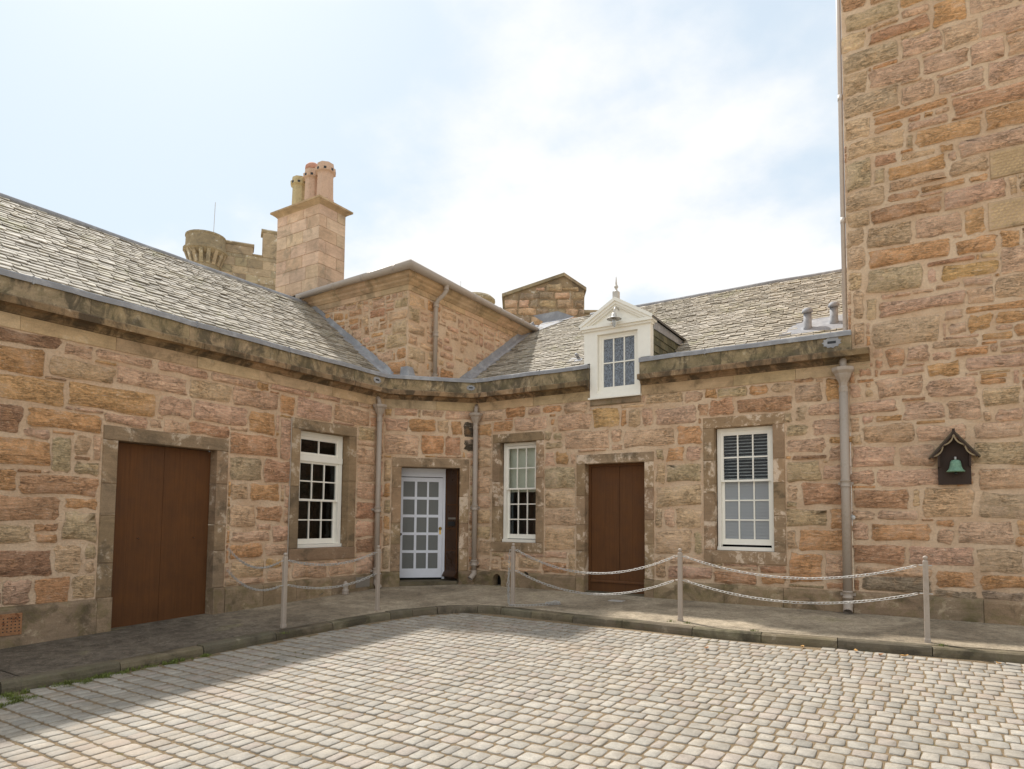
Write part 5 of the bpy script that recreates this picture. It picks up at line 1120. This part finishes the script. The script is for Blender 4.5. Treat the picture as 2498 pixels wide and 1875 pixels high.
bl = thing('bell', 'green verdigris bronze bell hanging in the timber shelter', 'bell', (bx + .01, -.115, 1.83))
c = (bx + .012, -.115, 1.835)
MB().lathe([(.096, 0), (.098, .006), (.078, .028), (.066, .055), (.060, .09), (.055, .125), (.040, .142), (.012, .148), (.002, .149)], c, 24).build('bell_body', 'verdigris', bl, True)
MB().tube([(c[0], c[1], 1.975), (c[0], c[1], 2.02)], .012, 8).build('hanger', 'galv', bl, True); MB().tube([(c[0], c[1], 2.015), (c[0], -.04, 2.015)], .012, 6).build('bracket', 'shelter', bl)
MB().lathe([(.004, .07), (.006, 0), (.02, -.012), (.02, -.03), (.004, -.04)], c, 10).build('clapper', 'black', bl, True)

# ------------------------------------------------------------------ chain posts and chains
POSTS = [(1.63, -4.52, 'leftmost'), (1.717, -3.026, ''), (3.138, -1.758, ''), (5.582, -1.725, ''), (8.178, -1.631, '')]
PL = ['taupe chain post on the left path in front of the left sash window', 'taupe chain post with stub eye bolts before the chamfered doorway', 'taupe chain post with loose chain dropped to the pavement', 'taupe chain post in front of the wall between brown door and right window', 'taupe chain post by the tower, rightmost of the row']
posts = []
def chamfer_post(x, y, zb):
    w, c = .026, .007; ring = [(w - c, -w), (w, -w + c), (w, w - c), (w - c, w), (-w + c, w), (-w, w - c), (-w, -w + c), (-w + c, -w)]; mb = MB()
    lv = [(zb - .1, 1.15), (zb + .03, 1.15), (zb + .04, 1.0), (zb + .835, 1.0), (zb + .85, .7)]
    for z, k in lv: mb.add([(x + a * k, y + b * k, z) for a, b in ring], [])
    mb.f = [(i * 8 + j, i * 8 + (j + 1) % 8, (i + 1) * 8 + (j + 1) % 8, (i + 1) * 8 + j) for i in range(len(lv) - 1) for j in range(8)] + [tuple(range((len(lv) - 1) * 8, len(lv) * 8))]
    return mb
for (x, y, _), lab in zip(POSTS, PL):
    zb = zpav(x, y); t = thing('chain_post', lab, 'post', (x, y, zb), 'posts of the chain fence'); posts.append((x, y, zb))
    chamfer_post(x, y, zb).build('shaft', 'cast', t)
    MB().lathe([(.016, .845), (.012, .855), (.021, .862), (.025, .875), (.021, .888), (.008, .895)], (x, y, zb), 12).build('ball_finial', 'cast', t, True)
    for h in (.795, .50):
        u = Vector((0, 1, 0)) if x < 2.5 else Vector((1, 0, 0))
        MB().tube([Vector((x, y, zb + h)) - u * .06, Vector((x, y, zb + h)) + u * .06], .006, 6).build('eye_bolt', 'galv', t)
# one link, shared by all chains
mb = MB(); path = []
for i in range(12):
    th = 2 * math.pi * i / 12; path.append(Vector((.0175 * math.copysign(1, math.cos(th)) + .0115 * math.cos(th), .0145 * math.sin(th), 0)))
vs = []; fs = []; n = 12; m = 4
for i in range(n):
    t = (path[(i + 1) % n] - path[i - 1]).normalized(); a = Vector((-t.y, t.x, 0))
    for j in range(m): th = 2 * math.pi * j / m + .7; vs.append(path[i] + (a * math.cos(th) + Vector((0, 0, 1)) * math.sin(th)) * .0034)
fs = [(i * m + j, i * m + (j + 1) % m, ((i + 1) % n) * m + (j + 1) % m, ((i + 1) % n) * m + j) for i in range(n) for j in range(m)]
mb.add(vs, fs); proto = mb.build('link', 'galv', None, True); LINK = proto.data; bpy.data.objects.remove(proto)
def chain(label, pts, pitch=.0445, group='chains of the chain fence'):
    pts = [Vector(p) for p in pts]; root = thing('chain', label, 'chain', pts[0], group)
    seg = [0]; 
    for i in range(1, len(pts)): seg.append(seg[-1] + (pts[i] - pts[i - 1]).length)
    n = int(seg[-1] / pitch); k = 0
    def at(s):
        nonlocal k
        k = 0
        while k < len(seg) - 2 and seg[k + 1] < s: k += 1
        return pts[k].lerp(pts[k + 1], (s - seg[k]) / max(1e-6, seg[k + 1] - seg[k]))
    for i in range(n):
        p = at((i + .5) * pitch); d = (at(min(seg[-1], (i + .5) * pitch + .01)) - at((i + .5) * pitch - .01)).normalized()
        o = bpy.data.objects.new('link', LINK); COL.objects.link(o); o.parent = root; o.matrix_parent_inverse = Matrix.Translation(root.location).inverted()
        o.matrix_basis = Matrix.Translation(p) @ d.to_track_quat('X', 'Z').to_matrix().to_4x4() @ Matrix.Rotation(R(40 + (90 if i % 2 else 0) + 8 * math.sin(i * 2.3)), 4, 'X')
def sag(A, Bp, drop, n=22): return [Vector(A).lerp(Vector(Bp), i / n) - Vector((0, 0, drop * 4 * (i / n) * (1 - i / n))) for i in range(n + 1)]
def eye(i, h, s):
    x, y, z = posts[i]; return (x, y + s * .06, z + h) if x < 2.5 else (x + s * .06, y, z + h)
NM = {.795: 'upper', .50: 'lower'}
for h, zz in ((.795, .77), (.50, .47)):
    wp = (0.03, -4.20, zz); x, y, z = posts[0]
    chain('%s chain running from the left door margin to the leftmost post' % NM[h], sag(wp, (x, y - .06, z + h), .16 if h > .6 else .14)); 
    chain('%s chain hanging between the two left posts' % NM[h], sag(eye(0, h, 1), eye(1, h, -1), .10))
    chain('%s chain sagging across the narrow brown door' % NM[h], sag(eye(2, h, 1), eye(3, h, -1), .27 if h > .6 else .25))
    chain('%s chain hanging below the right sash window to the tower post' % NM[h], sag(eye(3, h, 1), eye(4, h, -1), .20 if h > .6 else .18))
x, y, z = posts[2]; g = zpav(x, y) + .012
pile = [(x - .06, y, z + .795), (x - .065, y - .015, z + .4), (x - .05, y - .03, z + .04), (x - .01, y - .06, g), (x + .10, y - .02, g), (x + .22, y + .10, g), (x + .33, y + .20, g + .006), (x + .42, y + .28, g + .01), (x + .50, y + .34, g + .015), (x + .53, y + .41, g + .012), (x + .47, y + .42, g + .02), (x + .38, y + .35, g + .025), (x + .40, y + .28, g + .03), (x + .48, y + .30, g + .04), (x + .55, y + .38, g + .03), (x + .50, y + .45, g + .035), (x + .42, y + .40, g + .045)]
chain('loose chain hanging down a post and coiled on the pavement', pile)
chain('short doubled chain hanging down the same post beside the loose chain', [(x - .06, y, z + .50), (x - .085, y - .01, z + .3), (x - .075, y + .0, z + .12), (x - .055, y - .02, z + .02)])

# ------------------------------------------------------------------ small things on the ground
ac = tag(MB().lathe([(.055, 0), (.06, .025), (.05, .045), (.062, .065), (.058, .08), (.036, .09), (.042, .12), (.046, .15), (.036, .19), (.016, .215), (.003, .222)], (.17, -2.16, zpav(.17, -2.16)), 14).build('spur_post', 'cast', None, True), 'small taupe acorn shaped cast iron stub against the left plinth', 'stub post')
mb = MB(); x, y = 4.24, -.60; mb.box(x - .11, x + .11, y - .07, y + .07, zpav(x, y) - .02, zpav(x, y) + .006); tag(mb.build('drain_cover', 'galv'), 'small grey metal cover set in the pavement below the brown door', 'drain cover')
rg = random.Random(17)
for i, (x, y, lab) in enumerate(((7.05, -2.16, 'dry tan leaf by the right kerb, left of two others'), (7.55, -2.10, 'dry curled tan leaf in the gutter below the right downpipe'), (7.78, -2.16, 'dark leaf on the setts left of the tower post'), (7.98, -2.10, 'pale dry leaf against the kerb near the tower post'), (8.75, -2.0, 'dry orange leaf on the setts at the far right kerb'), (6.2, -2.75, 'dark crumpled leaf lying out on the right setts'))):
    mb = MB(); s = rg.uniform(.022, .035); a = rg.random() * 6; z = zroad(x, y) + .012; d = Vector((math.cos(a), math.sin(a), 0)); t = Vector((-d.y, d.x, 0)); c = Vector((x, y, z))
    mb.add([c - d * s * 1.5 + Vector((0, 0, .012)), c - d * s * .5 + t * s * .6 + Vector((0, 0, .014)), c + d * s * .7 + t * s * .5 + Vector((0, 0, .008)), c + d * s * 1.6 + Vector((0, 0, .018)), c + d * s * .7 - t * s * .5 + Vector((0, 0, .01)), c - d * s * .5 - t * s * .6 + Vector((0, 0, .012)), c - d * s * .5, c + d * s * .7 - Vector((0, 0, .002))], [(0, 6, 1), (1, 6, 7, 2), (2, 7, 3), (3, 7, 4), (4, 7, 6, 5), (5, 6, 0)])
    tag(mb.build('fallen_leaf', 'leaf' if i not in (2, 5) else 'rust', None, True), lab, 'leaf', 'leaves fallen by the right kerb')
# grass and moss tufts in the left gutter and between setts
mb = MB()
def tuft(x, y, n, h, sp, z=None):
    z = zroad(x, y) - .012 if z is None else z
    for _ in range(n):
        a = rg.random() * 6.28; r = rg.random() * sp; b = Vector((x + r * math.cos(a), y + r * math.sin(a), z)); l = rg.uniform(.4, 1) * h; th = rg.random() * 6.28; d = Vector((math.cos(th), math.sin(th), 0)); w = Vector((-d.y, d.x, 0)) * .0022; tip = b + d * l * .55 + Vector((0, 0, l)); md = b + d * l * .15 + Vector((0, 0, l * .6))
        mb.add([b - w, b + w, md + w * .8, md - w * .8, tip], [(0, 1, 2, 3), (3, 2, 4)])
for i in range(90):
    t = rg.random() ** 1.6; y = -7.6 + t * 2.0; k = min(range(len(KP)), key=lambda q: abs(KP[q].y - y)); x = KP[k].x + rg.uniform(.01, .10 + .35 * max(0, -6.6 - y)); tuft(x, y, int(rg.uniform(24, 80)), rg.uniform(.025, .06), rg.uniform(.02, .08))
for i in range(60):
    c = rg.choice(SETT); tuft(c[0] + c[2] / 2, c[1] + c[3] / 2 * rg.choice((-1, 1)), rg.randint(4, 14), .016, .02)
for x, y in ((5.7, -1.86), (5.5, -1.84), (8.3, -1.76), (6.5, -1.95), (1.95, -4.76)): tuft(x, y, 40, .03, .06, zpav(x, y))
mb.build('grass_tufts', 'grass', None, False, 'stuff')
